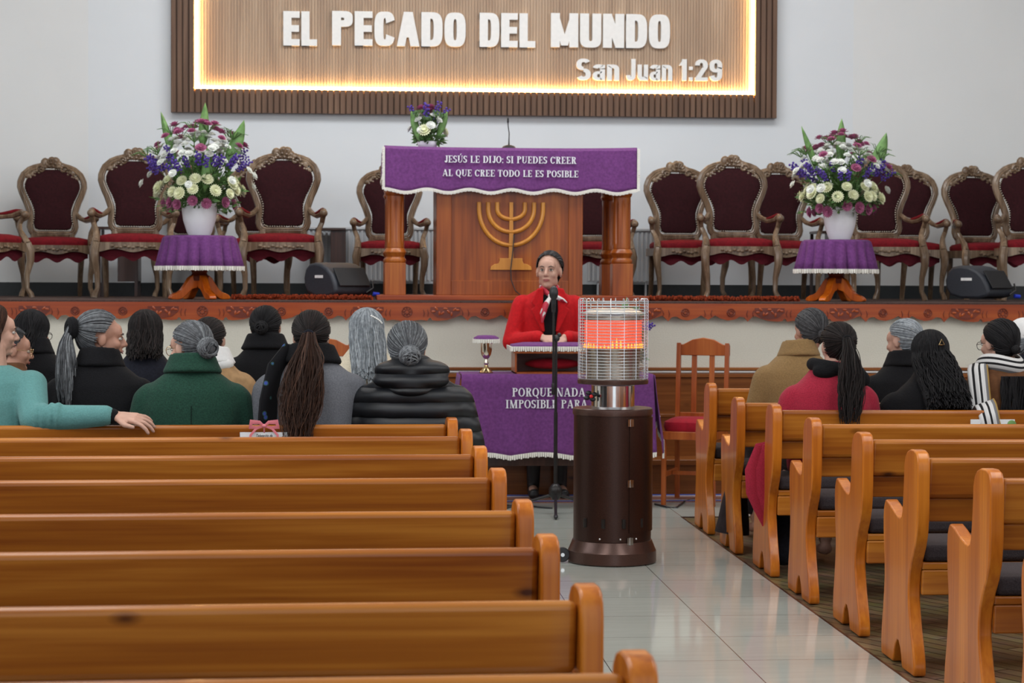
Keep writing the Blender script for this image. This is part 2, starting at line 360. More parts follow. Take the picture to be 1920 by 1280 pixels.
# ================================================================ ROOM
YS = 14.0            # stage front
ZS = Z_(960, 564.5, YS)  # stage top
YW = 17.2            # rear wall
m = MB(); m.box(-5, 1.98, -2, YS, -0.1, 0); m.box(1.98, 8, 12.4, YS, -0.1, 0); struct(m.build('floor', 'tile_floor', smooth=False))
m = MB(); m.box(1.98, 8, -2, 12.4, -0.1, -0.004); struct(m.build('floor', 'parquet', smooth=False))
m = MB(); m.box(1.972, 1.982, -2, 12.41, -0.02, 0.001); m.box(1.982, 8, 12.397, 12.41, -0.02, 0.001); struct(m.build('trim_1', 'dark_brown_wood', smooth=False))
m = MB(); m.box(-5, 8, YS + 0.02, YW, -0.1, ZS - 0.02); struct(m.build('floor', 'stage_plaster', smooth=False)).name = 'floor_stage_body'
XL = X_(166, YW); XR = X_(1596, YW)
m = MB(); m.box(XL, XR, YW, YW + 0.2, 0, 6); struct(m.build('wall_back', 'wall_paint', smooth=False))
def angled(name, xa, xb, dy, mat):
    mm = MB(); mm.prism([(xa, YW - 0.001), (xb, YW - dy), (xb, YW - dy + 0.2), (xa, YW + 0.2)], 0, 6, 'xy'); struct(mm.build(name, mat, smooth=False))
angled('wall_left', XL, -5.2, 0.55, 'wall_paint_warm'); angled('wall_right', XR, 8.2, 0.5, 'wall_paint_warm')
m = MB(); m.box(-5.2, -5, -2, YW + .2, 0, 6); struct(m.build('wall_left', 'wall_paint_warm', smooth=False))
m = MB(); m.box(8, 8.2, -2, YW + .2, 0, 6); struct(m.build('wall_right', 'wall_paint_warm', smooth=False))
m = MB(); m.box(-5.2, 8.2, -2, YW + .2, 5.6, 5.8); struct(m.build('ceiling', 'ceiling_paint', smooth=False))
m = MB(); m.box(XL, XR, YW - 0.03, YW, ZS, ZS + 0.11); struct(m.build('baseboard_back', 'black_skirting', smooth=False))
mm = MB(); mm.prism([(XL, YW - 0.03), (-5.2, YW - 0.58), (-5.2, YW - .5), (XL, YW)], ZS, ZS + 0.11, 'xy'); struct(mm.build('baseboard_left', 'black_skirting', smooth=False))
mm = MB(); mm.prism([(XR, YW - 0.03), (8.2, YW - 0.53), (8.2, YW - .45), (XR, YW)], ZS, ZS + 0.11, 'xy'); struct(mm.build('baseboard_right', 'black_skirting', smooth=False))
# ---- stage: floor covering, plaster front, wood panelling, step
m = MB(); m.box(-5, 8, YS - 0.05, YW - 0.001, ZS - 0.02, ZS); tag(m.build('stage_floor', 'stage_carpet', smooth=False), None, None, kind='structure').name = 'floor_stage'
m = MB(); m.box(-5, 8, YS, YS + 0.02, 0.8, ZS - 0.02); struct(m.build('wall_stage_front', 'stage_plaster', smooth=False))
z1 = Z_(960, 688, YS)
m = MB(); m.box(-5, 8, YS - 0.02, YS + 0.02, 0, z1 - .06); m.box(-5, 8, YS - 0.035, YS, z1 - 0.02, z1); m.m = 1; m.box(-5, 8, YS - 0.028, YS, z1 - .036, z1 - 0.024); m.m = 0; m.box(-5, 8, YS - 0.045, YS, z1 - 0.066, z1 - .04)
m.box(-5, 8, YS - 0.03, YS, 0.50, 0.52)
struct(m.build('trim_2', ['panel_wood', 'card_paper'], smooth=False, bevel=0.003))
m = MB(); m.box(-5, 8, YS - 0.34, YS - 0.02, 0.20, 0.235); m.box(-5, 8, YS - 0.30, YS - 0.02, 0, 0.2); struct(m.build('trim_3', 'panel_wood', smooth=False, bevel=0.004))
# ---- carved fascia under the stage edge
xc = X_(380, YS - .05); per = (X_(1512, YS - .05) - xc) / 3
def fas_bottom(u):      # u in 0..1 over one period, measured from the big rosette
    u = u % 1.0
    if u > 0.5 + 1e-9 and True: u2 = u
    pts = [(0.0, .135), (0.018, .135), (0.03, .112), (0.07, .105), (0.10, .112), (0.113, .085), (0.125, .108), (0.15, .112), (0.20, .106), (0.245, .085), (0.27, .072), (0.29, .098), (0.30, .112), (0.315, .085),
           (0.34, .078), (0.365, .098), (0.40, .105), (0.44, .09), (0.465, .07), (0.48, .085), (0.50, .10), (0.52, .085), (0.535, .07), (0.56, .09), (0.60, .105), (0.635, .098), (0.66, .078), (0.685, .085), (0.70, .112), (0.71, .098),
           (0.73, .072), (0.755, .085), (0.80, .106), (0.85, .112), (0.875, .108), (0.887, .085), (0.90, .112), (0.93, .105), (0.97, .112), (0.982, .135), (1.0, .135)]
    for (a, b), (c, d) in zip(pts, pts[1:]):
        if a <= u <= c: return b + (d - b) * (u - a) / (c - a)
    return .1
y0f = YS - 0.075
fas = thing('carved_fascia', 'long carved wooden fascia with rosettes and scalloped lower edge along the stage front', 'fascia', (0, y0f, ZS - 0.02))
for k in range(-4, 5):
    xs = xc + k * per - per / 2
    if xs > 7.9 or xs + per < -4.9: continue
    mm = MB()
    n = 120; bot = [(xs + per * i / n, -fas_bottom((i / n) + 0.5)) for i in range(n + 1)]
    for (xa, za), (xb, zb) in zip(bot, bot[1:]):
        xb2 = xb + 1e-4
        mm.add([(xa, 0, za), (xb, 0, zb), (xb, 0, 0.008), (xa, 0, 0.008), (xa, .025, za), (xb, .025, zb), (xb, .025, 0.008), (xa, .025, 0.008)],
               [(0, 1, 2, 3), (0, 4, 5, 1), (4, 7, 6, 5), (3, 2, 6, 7)])
    mm.build('carved_board', 'fascia_wood', fas, smooth=False)
    for u, r in ((0.5, .033), (0.5 + .385, .026), (0.5 - .385, .026)):
        cx = xs + per * u; q = MB()
        for rr in (r, r * .45):
            q.tube([(cx + rr * math.cos(a), -0.001, -.052 + rr * math.sin(a)) for a in [2 * PI * i / 20 for i in range(20)]], .0045, 6, closed=True)
        for i in range(8):
            a = 2 * PI * i / 8; q.ell((cx + r * .72 * math.cos(a), -.001, -.052 + r * .72 * math.sin(a)), (r * .16, .004, r * .16), 6, 4)
        q.build('rosette', 'dark_red_wood', fas)
    for u in (0.5 - .19, 0.5 + .19):
        cx = xs + per * u; q = MB(); L = per * .075
        q.prism([(cx - L, -.02), (cx + L, -.02), (cx + L, -.05), (cx + L * .55, -.088), (cx, -.097), (cx - L * .55, -.088), (cx - L, -.05)], -0.004, .0, 'xz')
        q.m = 1
        for i in range(9):
            a = -L * .8 + L * 1.6 * i / 8; q.ell((cx + a, -.005, -.05 + .02 * math.sin(i * 1.9)), (.016, .004, .008), 8, 4, Matrix.Rotation(i * .8, 3, 'Y'))
        q.build('leaf_relief', ['dark_red_wood', 'fascia_wood'], fas, smooth=False)
    q = MB()
    for u in (.30, .27, .73, .70, .10, .9, .08, .92, .48, .52):
        cx = xs + per * ((u + .5) % 1); s = 1 if u < .5 else -1
        q.tube([(cx, -.001, -.035), (cx + s * .008, -.002, -.06), (cx + s * .002, -.002, -.085)], [.002, .0035, .001], 5)
    q.build('claw_groove', 'dark_red_wood', fas)
# ================================================================ LETTERS (own stroke alphabet)
def glyph(ch, T, t, ser, n_=2.0):
    """returns polygons (x,y) and width; height 1"""
    P = []
    def R(x0, x1, y0, y1): P.append([(x0, y0), (x1, y0), (x1, y1), (x0, y1)])
    def V(x, y0=0, y1=1, w=None): w = w or T; R(x, x + w, y0, y1)
    def S(x, w, y):         # serif around stem
        if ser: R(x - .10, x + w + .10, y, y + .05) if y < .5 else R(x - .10, x + w + .10, y - .05, y)
    def st(x, w=None, y0=0, y1=1): w = w or T; V(x, y0, y1, w); (S(x, w, 0) if y0 == 0 else 0); (S(x, w, 1) if y1 == 1 else 0)
    def D(xa, ya, xb, yb, w): P.append([(xa, ya), (xa + w, ya), (xb + w, yb), (xb, yb)])
    def arc(cx, cy, rx, ry, a0, a1, T_=None, t_=None, N_=18):
        T_ = T_ or T; t_ = t_ or t
        def pt(rx, ry, a):
            c, s = math.cos(a), math.sin(a); e = 2 / n_
            return (cx + rx * math.copysign(abs(c) ** e, c), cy + ry * math.copysign(abs(s) ** e, s))
        for i in range(N_):
            a, b = [math.radians(a0 + (a1 - a0) * j / N_) for j in (i, i + 1)]
            P.append([pt(rx, ry, a), pt(rx, ry, b), pt(rx - T_, ry - t_, b), pt(rx - T_, ry - t_, a)])
    w = .7
    if ch == 'I': st(.1 if ser else 0); w = T + (.2 if ser else 0)
    elif ch == 'L': st(.1 if ser else 0); w = .68 if ser else .5; R(.1 if ser else 0, w, 0, t); (R(w - .05, w, 0, .28) if ser else 0)
    elif ch in 'E':
        x = .1 if ser else 0; st(x); w = .70 if ser else .52
        R(x, w, 0, t); R(x, w, 1 - t, 1); R(x, w - .1 * ser - .02, .5 - t / 2, .5 + t / 2)
        if ser: R(w - .05, w, 0, .26); R(w - .05, w, .76, 1); R(w - .2, w - .15, .38, .62)
    elif ch in 'PRB':
        x = .1 if ser else 0; st(x); w = .70 if ser else .6; h = .46
        R(x, x + .3, 1 - t, 1); R(x, x + .3, 1 - h - t * .0, 1 - h + t)
        arc(x + .28, 1 - h / 2, w - x - .28, h / 2, -90, 90, T * .95)
        if ch == 'R': D(w - T * .8, 0, x + T + .02, 1 - h + .02, T); (R(w - T * .8 - .04, w + T * .2 + .1, 0, .05) if ser else 0); w += .08 * ser
        if ch == 'B': R(x, x + .3, 0, t); arc(x + .28, (1 - h + t) / 2, w - x - .24, (1 - h + t) / 2, -90, 90, T * .95)
    elif ch == 'D':
        x = .1 if ser else 0; st(x); w = .84 if ser else .62; R(x, x + .3, 0, t); R(x, x + .3, 1 - t, 1); arc(x + .28, .5, w - x - .28, .5, -90, 90)
    elif ch in 'OQ':
        w = .86 if ser else .62; arc(w / 2, .5, w / 2, .5, 0, 360, N_=32)
        if ch == 'Q': D(w * .75, -.22, w * .45, .16, T * .8)
    elif ch == 'C':
        w = .78 if ser else .60
        arc(w / 2, .5, w / 2, .5, 35 if ser else 20, 325 if ser else 340, N_=28)
        if ser: R(w - .06, w, .68, .98)
    elif ch == 'S':
        w = .58; arc(w / 2, .73, w / 2, .27, 30, 270, T, t); arc(w / 2, .27, w / 2, .27, -150, 90, T, t)
        if ser: R(w - .06, w - .01, .7, .98); R(.0, .05, .02, .3)
    elif ch == 'J': st(.32, T, .22, 1); arc(.2 + T * .5, .24, .12 + T * .5, .24, 180, 360); w = .34 + T
    elif ch in 'UÚ':
        w = .84 if ser else .62
        if ser: V(.1, .3); S(.1, T, 1); V(w - .16, .3, 1, t); S(w - .16, t, 1); arc((w - .06) / 2 + .02, .32, (w - .2) / 2, .32, 180, 360, T * .6)
        else: V(0, .3); V(w - T, .3); arc(w / 2, .31, w / 2, .31, 180, 360)
        if ch == 'Ú': D(.38, 1.1, .52, 1.3, .13)
    elif ch == 'T': w = .76; st(.38 - T / 2); R(0, w, 1 - t, 1); (R(0, .05, .74, 1), R(w - .05, w, .74, 1)) if ser else 0
    elif ch == 'N':
        w = .88 if ser else .62
        if ser: V(.12, 0, 1, t); S(.12, t, 0); V(w - .16, 0, 1, t); S(w - .16, t, 1); D(w - .16 - T * .8, 0, .04, 1, T); R(0, .2, .95, 1)
        else: V(0); V(w - T); D(w - T * .95, 0, 0, 1, T * .95)
    elif ch == 'M':
        w = 1.1 if ser else .80
        if ser: V(.12, 0, 1, t); S(.12, t, 0); D(.42, 0, .08, 1, T); D(.46, 0, .80, 1, t * 1.3); V(.8, 0, 1); S(.8, T, 0); S(.8, T, 1); R(0, .2, .95, 1)
        else: V(0); V(w - T); D(w / 2 - T * .38, .05, 0.02, 1, T * .76); D(w / 2 - T * .38, .05, w - T * .8, 1, T * .76)
    elif ch == 'A':
        w = .88 if ser else .66
        D(.08 * ser, 0, w / 2 - (t if ser else T * .5), 1, t * 1.2 if ser else T * .9); D(w - T - .04 * ser, 0, w / 2 - T * .5, 1, T if ser else T)
        R(w * .25, w * .75, .26, .26 + t)
        if ser: R(0, .26, 0, .05); R(w - T - .12, w + .04, 0, .05)
    elif ch == 'a': w = .5; V(w - T, 0, .72); arc(w / 2, .21, w / 2, .21, 0, 360, T * .9, t * .8, 24); arc(w / 2, .52, w / 2, .22, 0, 165)
    elif ch == 'n': w = .5; V(0, 0, .74); V(w - T, 0, .5); arc(w / 2, .48, w / 2, .26, 0, 180)
    elif ch == 'u': w = .5; V(0, .24, .74); V(w - T, 0, .74); arc(w / 2, .26, w / 2, .26, 180, 360)
    elif ch == '1': w = .34; V(w - T, 0, 1); D(0, .70, w - T, .92, T * .9)
    elif ch == '2': w = .54; R(0, w, 0, t); arc(w / 2, .72, w / 2, .28, -30, 180); D(0, t * .6, w - T * 1.15, .62, T * 1.1)
    elif ch == '9': w = .54; arc(w / 2, .70, w / 2, .30, 0, 360, N_=28); arc(w / 2, .32, w / 2, .32, 195, 360); V(w - T, .30, .72)
    elif ch == ':': w = .2; R(.02, .18, .0, .16); R(.02, .18, .5, .66)
    elif ch == ' ': w = .34
    return P, w
def lettering(text, height, width, depth, T, t, ser, n_=2.0, gap=.09):
    """letter solids in the xz plane, starting at x=0,z=0, facing -Y; squeezed to the given total width"""
    mb = MB(); x = 0; items = []
    for ch in text:
        P, w = glyph(ch, T, t, ser, n_); items.append((x, P)); x += w + gap
    k = width / (x - gap)
    for ox, P in items:
        for i, p in enumerate(P):
            d = depth * (1 + .004 * (i % 5))
            mb.prism([((q[0] + ox) * k, q[1] * height) for q in p], -d, 0, 'xz')
    return mb
def font_text(name, text, height, width, depth, mat, parent, offset=0.0, shear=0.0):
    cu = bpy.data.curves.new(name, 'FONT'); cu.body = text; cu.extrude = depth / 2; cu.size = 1; cu.offset = offset; cu.shear = shear
    tmp = bpy.data.objects.new(name, cu); C.objects.link(tmp)
    bpy.context.view_layer.update(); dg = bpy.context.evaluated_depsgraph_get()
    me = bpy.data.meshes.new_from_object(tmp.evaluated_get(dg)); bpy.data.objects.remove(tmp)
    xs = [v.co.x for v in me.vertices]; ys = [v.co.y for v in me.vertices]
    kx = width / (max(xs) - min(xs)); ky = height / (max(ys) - min(ys)); x0 = min(xs); yb = min(ys)
    for v in me.vertices: v.co = ((v.co.x - x0) * kx, -v.co.z, (v.co.y - yb) * ky)
    me.materials.clear(); me.materials.append(MATS[mat])
    o = bpy.data.objects.new(name, me); C.objects.link(o); o.parent = parent
    return o
# ================================================================ WALL SIGN
YB = YW - 0.06
sx0, sx1 = X_(321, YB), X_(1453, YB); szb = Z_(890, 216, YB); fw = X_(366, YB) - sx0; szi = Z_(890, 172, YB)
sign = thing('wall_sign', 'big framed wooden wall sign with white lettering, glowing edge light and dark slatted border', 'sign', (sx0, YW, szb))
W = sx1 - sx0; Hs = 2.1; ih = szi - szb
m = MB(); m.box(fw, W - fw, -0.05, -0.005, ih, Hs - ih); 
n = 190; pw = (W - 2 * fw) / n
for i in range(n): m.box(fw + pw * (i + .12), fw + pw * (i + .88), -0.056, -0.05, ih, Hs - ih)
m.build('slatted_panel', 'slat_tan', sign, smooth=False)
m = MB()
def slats(x0, x1, z0, z1):
    m.box(x0, x1, -0.07, -0.005, z0, z1); k = max(1, round((x1 - x0) / .049)); p = (x1 - x0) / k
    for i in range(k): m.box(x0 + p * (i + .14), x0 + p * (i + .86), -0.10, -0.07, z0, z1)
slats(0, W, 0, ih); slats(0, W, Hs - ih, Hs); slats(0, fw, ih, Hs - ih); slats(W - fw, W, ih, Hs - ih)
m.build('slatted_frame', 'slat_brown', sign, smooth=False)
m = MB(); e = .022
m.box(fw, W - fw, -0.083, -0.062, ih, ih + e); m.box(fw, W - fw, -0.083, -0.062, Hs - ih - e, Hs - ih); m.box(fw, fw + e, -0.083, -0.062, ih, Hs - ih); m.box(W - fw - e, W - fw, -0.083, -0.062, ih, Hs - ih)
m.build('light_strip', 'led', sign, smooth=False)
xa, xb = X_(531, YB), X_(1252, YB); zb = Z_(890, 88, YB) - szb; zt = Z_(890, 24, YB) - szb
words = [('EL', 531, 594), ('PECADO', 622, 871), ('DEL', 897, 1001), ('MUNDO', 1030, 1252)]
for wd, a, b in words:
    o = lettering(wd, zt - zb, X_(b, YB) - X_(a, YB), 0.04, .26, .19, False, 3.2, .055).build('lettering', 'foam_letter', sign, smooth=False)
    o.location = (X_(a, YB) - sx0, -0.056, Z_((a + b) / 2, 86.5 + (a - 531) * .008, YB) - szb)
for wd, a, b, y0 in (('San', 1078, 1158, 151), ('Juan', 1168, 1257, 151.5), ('1:29', 1269, 1350, 152)):
    o = lettering(wd, Z_(1215, 112, YB) - Z_(1215, 152, YB), X_(b, YB) - X_(a, YB), 0.035, .20, .16, False, 2.4, .08).build('lettering', 'foam_letter', sign, smooth=False)
    o.location = (X_(a, YB) - sx0, -0.056, Z_((a + b) / 2, y0, YB) - szb)
# ================================================================ PEWS
def smooth_poly(pts, r=2):
    for _ in range(r):
        q = []
        for i, a in enumerate(pts):
            b = pts[(i + 1) % len(pts)]
            q += [(a[0] * .75 + b[0] * .25, a[1] * .75 + b[1] * .25), (a[0] * .25 + b[0] * .75, a[1] * .25 + b[1] * .75)]
        pts = q
    return pts
PROF = smooth_poly([(.03, .835), (-.0, .80), (.0, .72), (.0, .60), (.02, .50), (.10, .40), (.125, .30), (.10, .20), (.05, .10), (.03, .045), (.03, .0), (.05, .0),
                    (.17, .0), (.205, .0), (.22, .06), (.27, .105), (.32, .06), (.335, .0), (.37, .0), (.50, .0), (.52, .0), (.525, .08), (.49, .22), (.475, .34), (.50, .46), (.505, .56), (.48, .605), (.455, .61),
                    (.30, .565), (.235, .56), (.215, .60), (.20, .70), (.195, .79), (.14, .832)], 1)
# keep the feet flat
PROF = [(y, max(0, z)) for y, z in PROF]
def make_pew(L, side):
    """end panel at the aisle (x=0) with the seat running away from it; side=+1 runs to +x, -1 to -x; y=0 is the rear edge"""
    t = thing('pew', 'p', 'pew', (0, 0, 0)); s = side; T = .046
    def bx(name, mat, x0, x1, y0, y1, z0, z1, bev=.006):
        q = MB(); q.box(min(s * x0, s * x1), max(s * x0, s * x1), y0, y1, z0, z1); return q.build(name, mat, t, bevel=bev)
    for x0 in (0, L - T):
        q = MB(); q.prism(PROF, s * x0, s * (x0 + T), 'yz'); q.build('end_panel', 'pew_post_wood', t, bevel=.006)
    def board(z0, z1, y0, y1, th, bv=.007):
        q = MB(); q.add([(s * T, y0, z0), (s * (L - T), y0, z0), (s * (L - T), y1, z1), (s * T, y1, z1), (s * T, y0 + th, z0), (s * (L - T), y0 + th, z0), (s * (L - T), y1 + th, z1), (s * T, y1 + th, z1)],
                        [(0, 1, 2, 3), (4, 7, 6, 5), (0, 4, 5, 1), (3, 2, 6, 7), (0, 3, 7, 4), (1, 5, 6, 2)])
        return q.build('backrest_board', 'pew_wood', t, bevel=bv)
    board(.655, .805, .055, .035, .045, .017)
    board(.565, .655, .092, .085, .03)
    bx('seat', 'pew_wood', T, L - T, .10, .48, .385, .412)
    bx('seat_apron', 'pew_wood', T, L - T, .10, .125, .29, .384)
    bx('seat_apron', 'pew_wood', T, L - T, .44, .465, .29, .384)
    q = MB(); q.box(min(s * .055, s * (L - .055)), max(s * .055, s * (L - .055)), .105, .485, .413, .475); q.build('seat_cushion', 'pew_cushion', t, bevel=.02)
    return t
# left pews
LY = [3.18 + .85 * k for k in range(8)]
LPX = [(1214, 1247), (1111, 1112), (1031, 1014), (984, 946), (935, 885), (901, 842), (875, 809), (849, 787)]
llab = ['pine pew nearest the camera, only its end post tip showing at the bottom edge', 'foreground pine pew on the left, its broad back filling the bottom left corner',
        'left pine pew next ahead of the broad foreground pew in the left block', 'left pine pew level with the heater base, two ahead of the broad foreground pew',
        'empty left pine pew fourth behind the seated women, in mid block', 'empty left pine pew third behind the seated women',
        'empty left pine pew directly behind the women', 'left pine pew that five women sit on, pink-ribboned card on its back']
proto = None; LP = []
for k in range(8):
    xe = at(LPX[k][0] + (23 if k == 0 else 10 + 14 * (7 - k) / 7), LPX[k][1], LY[k]).x
    lab = llab[k]
    if proto is None:
        proto = make_pew(4.3, -1); p = proto; p.location = (xe, LY[k], 0); p['label'] = lab; p['group'] = 'pine pews on the left'
    else: p = dup(proto, (xe, LY[k], 0), 0, lab)
    p.rotation_euler = (0, 0, math.radians(1.6)); LP.append(p)
    # tops match the photograph's row heights: each bench stands slightly higher or lower
    p.scale = (1, 1, Z_(LPX[k][0], LPX[k][1], LY[k]) / .828)
# right pews
RYS = [6.45 + .84 * k for k in range(-1, 7)]
RPX = [(2045, 935), (1880, 886), (1742, 849), (1637, 815), (1541, 787), (1466, 761), (1390, 748), (1340, 721)]
rlab = ['right pine pew cut off by the lower right corner of the picture', 'right pine pew nearest the camera with its end post fully in view', 'right pine pew second from the camera, screw holes in its lower board',
        'right pine pew third from the camera, two dark cushions showing under its back', 'right pine pew directly behind the women in crimson and black coats', 'right pine pew that the woman in the crimson coat sits on',
        'right pine pew that the person in the camel coat sits on', 'foremost right pine pew, nearest the empty wooden chair']
proto = None; RP = []
for k in range(8):
    Y = RYS[k]; xe = max(1.985, at(RPX[k][0] - (24 - 1.5 * k), RPX[k][1], Y).x)
    if proto is None:
        proto = make_pew(3.6, 1); p = proto; p.location = (xe, Y, 0); p['label'] = rlab[k]; p['group'] = 'pine pews on the right'
    else: p = dup(proto, (xe, Y, 0), 0, rlab[k])
    p.rotation_euler = (0, 0, math.radians(-.8)); RP.append(p)
    p.scale = (1, 1, max(.94, min(1.06, Z_(RPX[k][0], RPX[k][1], Y) / .828)))
# ================================================================ THRONE CHAIRS on the stage
def half_w(z):
    k = [(.50, .13), (.515, .165), (.56, .178), (.62, .172), (.68, .178), (.75, .20), (.82, .232), (.88, .25), (.93, .247), (.98, .222), (1.02, .178), (1.045, .12), (1.055, .06)]
    for (a, b), (c, d) in zip(k, k[1:]):
        if a <= z <= c: return b + (d - b) * (z - a) / (c - a)
    return k[-1][1]
def back_loop(inset=0.0, n=24):
    zs = [.50, .512, .53, .56, .60, .64, .68, .72, .76, .80, .84, .88, .92, .95, .98, 1.0, 1.02, 1.038, 1.05, 1.056]
    R = [(half_w(z), z) for z in zs]
    L = [(-x, z) for x, z in R[::-1]]
    pts = R + L
    if inset:
        c = (0, .79); out = []
        for x, z in pts:
            d = math.hypot(x, (z - c[1])); out.append((x - inset * x / max(.001, math.hypot(x, (z - c[1]) * .7)), c[1] + (z - c[1]) * (1 - inset / max(.12, d))))
        pts = out
    return pts
def by(z): return .20 + (z - .45) * .16          # the back leans away
def make_throne(name='armchair'):
    t = thing(name, 'x', 'chair')
    q = MB(); lp = back_loop()
    q.tube([(x, by(z), z) for x, z in lp], .026, 8, closed=True, flat=1.0)
    q.tube([(x, by(z) - .02, z) for x, z in back_loop(.012)], .011, 6, closed=True)
    for s in (-1, 1): q.tube([(s * .145, by(.52), .52), (s * .15, .20, .45), (s * .16, .20, .36)], [.028, .026, .026], 8)
    q.tube([(-.15, by(.47), .475), (0, by(.47), .46), (.15, by(.47), .475)], .014, 6)
    q.build('back_frame', 'throne_wood', t)
    q = MB()                                          # carved crest
    for i in range(15):
        a = -1 + 2 * i / 14; x = a * .185; z = 1.035 - .085 * a * a + .045 * math.exp(-(a / .45) ** 2)
        r = .040 - .012 * abs(a); q.ell((x, by(z) - .006, z + .004 + .012 * math.cos(i * 2.4)), (r, .026, r * (1.25 if i % 2 else .95)), 8, 6)
    for i in range(22): a = -1 + 2 * i / 21; q.ell((a * .17, by(1) - .032, 1.03 - .075 * a * a + .03 * math.exp(-(a / .45) ** 2) + .014 * math.sin(i * 2.7)), (.013, .012, .010), 6, 4)
    for i in range(9):
        a = PI * (i + .5) / 9; q.tube([(0, by(1.06) - .03, 1.035), (.062 * math.cos(a), by(1.06) - .034, 1.035 + .07 * math.sin(a))], [.006, .014], 6)
    for s in (-1, 1):
        q.tube([(s * (.09 + .035 * math.cos(k * .7) * (1 - k / 12)), by(1.0) - .03, 1.02 + .035 * math.sin(k * .7) * (1 - k / 12)) for k in range(11)], .009, 6)
    q.build('carved_crest', 'throne_wood', t)
    ins = back_loop(.034); q = MB(); n = len(ins); rs = []
    for s_, dy in ((1.0, -.012), (.96, -.028), (.8, -.040), (.5, -.048), (.15, -.05)):
        rs.append([(x * s_, by(.79 + (z - .79) * s_) + dy, .79 + (z - .79) * s_) for x, z in ins])
    rs.insert(0, [(x, by(z) + .01, z) for x, z in ins])
    q.rings(rs); q.build('back_upholstery', 'velvet', t)
    q = MB(); m2 = back_loop(.033)
    pts = []
    for i, (x, z) in enumerate(m2):
        x2, z2 = m2[(i + 1) % len(m2)]; k = max(1, round(math.hypot(x2 - x, z2 - z) / .017))
        for j in range(k): pts.append((x + (x2 - x) * j / k, z + (z2 - z) * j / k))
    for x, z in pts: q.ell((x, by(z) - .022, z), (.0052, .005, .0052), 5, 4)
    q.build('nail_trim', 'nail_trim', t); tag(bpy.data.objects[C.objects[-1].name], None, kind='stuff')
    q = MB()                                          # seat rail, wavy and carved
    def wav(u): return .345 - .012 * math.cos(u * 4 * PI)
    def railf(u):
        return (-.265 + .53 * u, -.245 - .03 * math.sin(PI * u))
    rs = []
    for i in range(25):
        x, y = railf(i / 24); zb_ = wav(i / 24); rs.append([(x, y, zb_), (x, y, .405), (x, y + .03, .405), (x, y + .03, zb_)])
    q.rings(rs)
    for s in (-1, 1): q.box(min(s * .235, s * .265), max(s * .235, s * .265), -.24, .21, .345, .405)
    q.box(-.24, .24, .19, .22, .345, .405)
    for i in range(11): x, y = railf(.22 + .056 * i); q.ell((x, y - .004, .372 + .006 * math.cos(i * 2)), (.016, .008, .011), 7, 4)
    q.build('seat_rail', 'throne_wood', t)
    q = MB()
    def seatring(k, z): return [(.262 * k * math.copysign(abs(math.cos(a)) ** .45, math.cos(a)), -.02 + .245 * k * math.copysign(abs(math.sin(a)) ** .45, math.sin(a)), z) for a in [2 * PI * i / 32 for i in range(32)]]
    q.rings([seatring(.98, .40), seatring(1.0, .42), seatring(.99, .44), seatring(.93, .455), seatring(.7, .468), seatring(.3, .475)])
    q.build('seat_cushion', 'velvet_seat', t)
    q = MB(); rs = []
    for i in range(25):
        x, y = railf(i / 24); x *= .9; z = .285 + .018 * math.cos(i / 24 * 6 * PI); rs.append([(x, y + .03, z), (x, y + .03, .35), (x, y + .036, .35), (x, y + .036, z)])
    q.rings(rs); q.build('seat_lining', 'velvet_lining', t)
    for s in (-1, 1):
        q = MB()
        q.tube([(s * .185, by(.66), .665), (s * .215, .15, .625), (s * .25, .05, .605), (s * .285, -.06, .615), (s * .30, -.13, .635), (s * .30, -.165, .625)], [.018, .02, .02, .022, .024, .02], 8)
        q.ell((s * .30, -.165, .618), (.030, .030, .030), 10, 8)
        q.tube([(s * .298, -.15, .60), (s * .288, -.125, .55), (s * .268, -.15, .50), (s * .262, -.20, .45), (s * .266, -.235, .40)], [.019, .018, .02, .026, .03], 8)
        q.build('arm', 'throne_wood', t)
        q = MB(); q.tube([(s * .235, .08, .622), (s * .265, 0, .626), (s * .292, -.08, .642), (s * .30, -.135, .650)], [.008, .019, .02, .008], 8); q.build('arm_pad', 'velvet_seat', t)
        q = MB(); q.tube([(s * .262, -.235, .40), (s * .275, -.255, .34), (s * .272, -.262, .27), (s * .255, -.245, .17), (s * .252, -.25, .07), (s * .268, -.275, .025), (s * .272, -.28, .0)], [.034, .034, .029, .021, .017, .021, .022], 8)
        q.build('leg', 'throne_wood', t)
        q = MB(); q.tube([(s * .22, .20, .40), (s * .22, .20, .30), (s * .215, .23, .15), (s * .215, .27, .0)], [.026, .025, .021, .018], 8); q.build('leg', 'throne_wood', t)
    return t
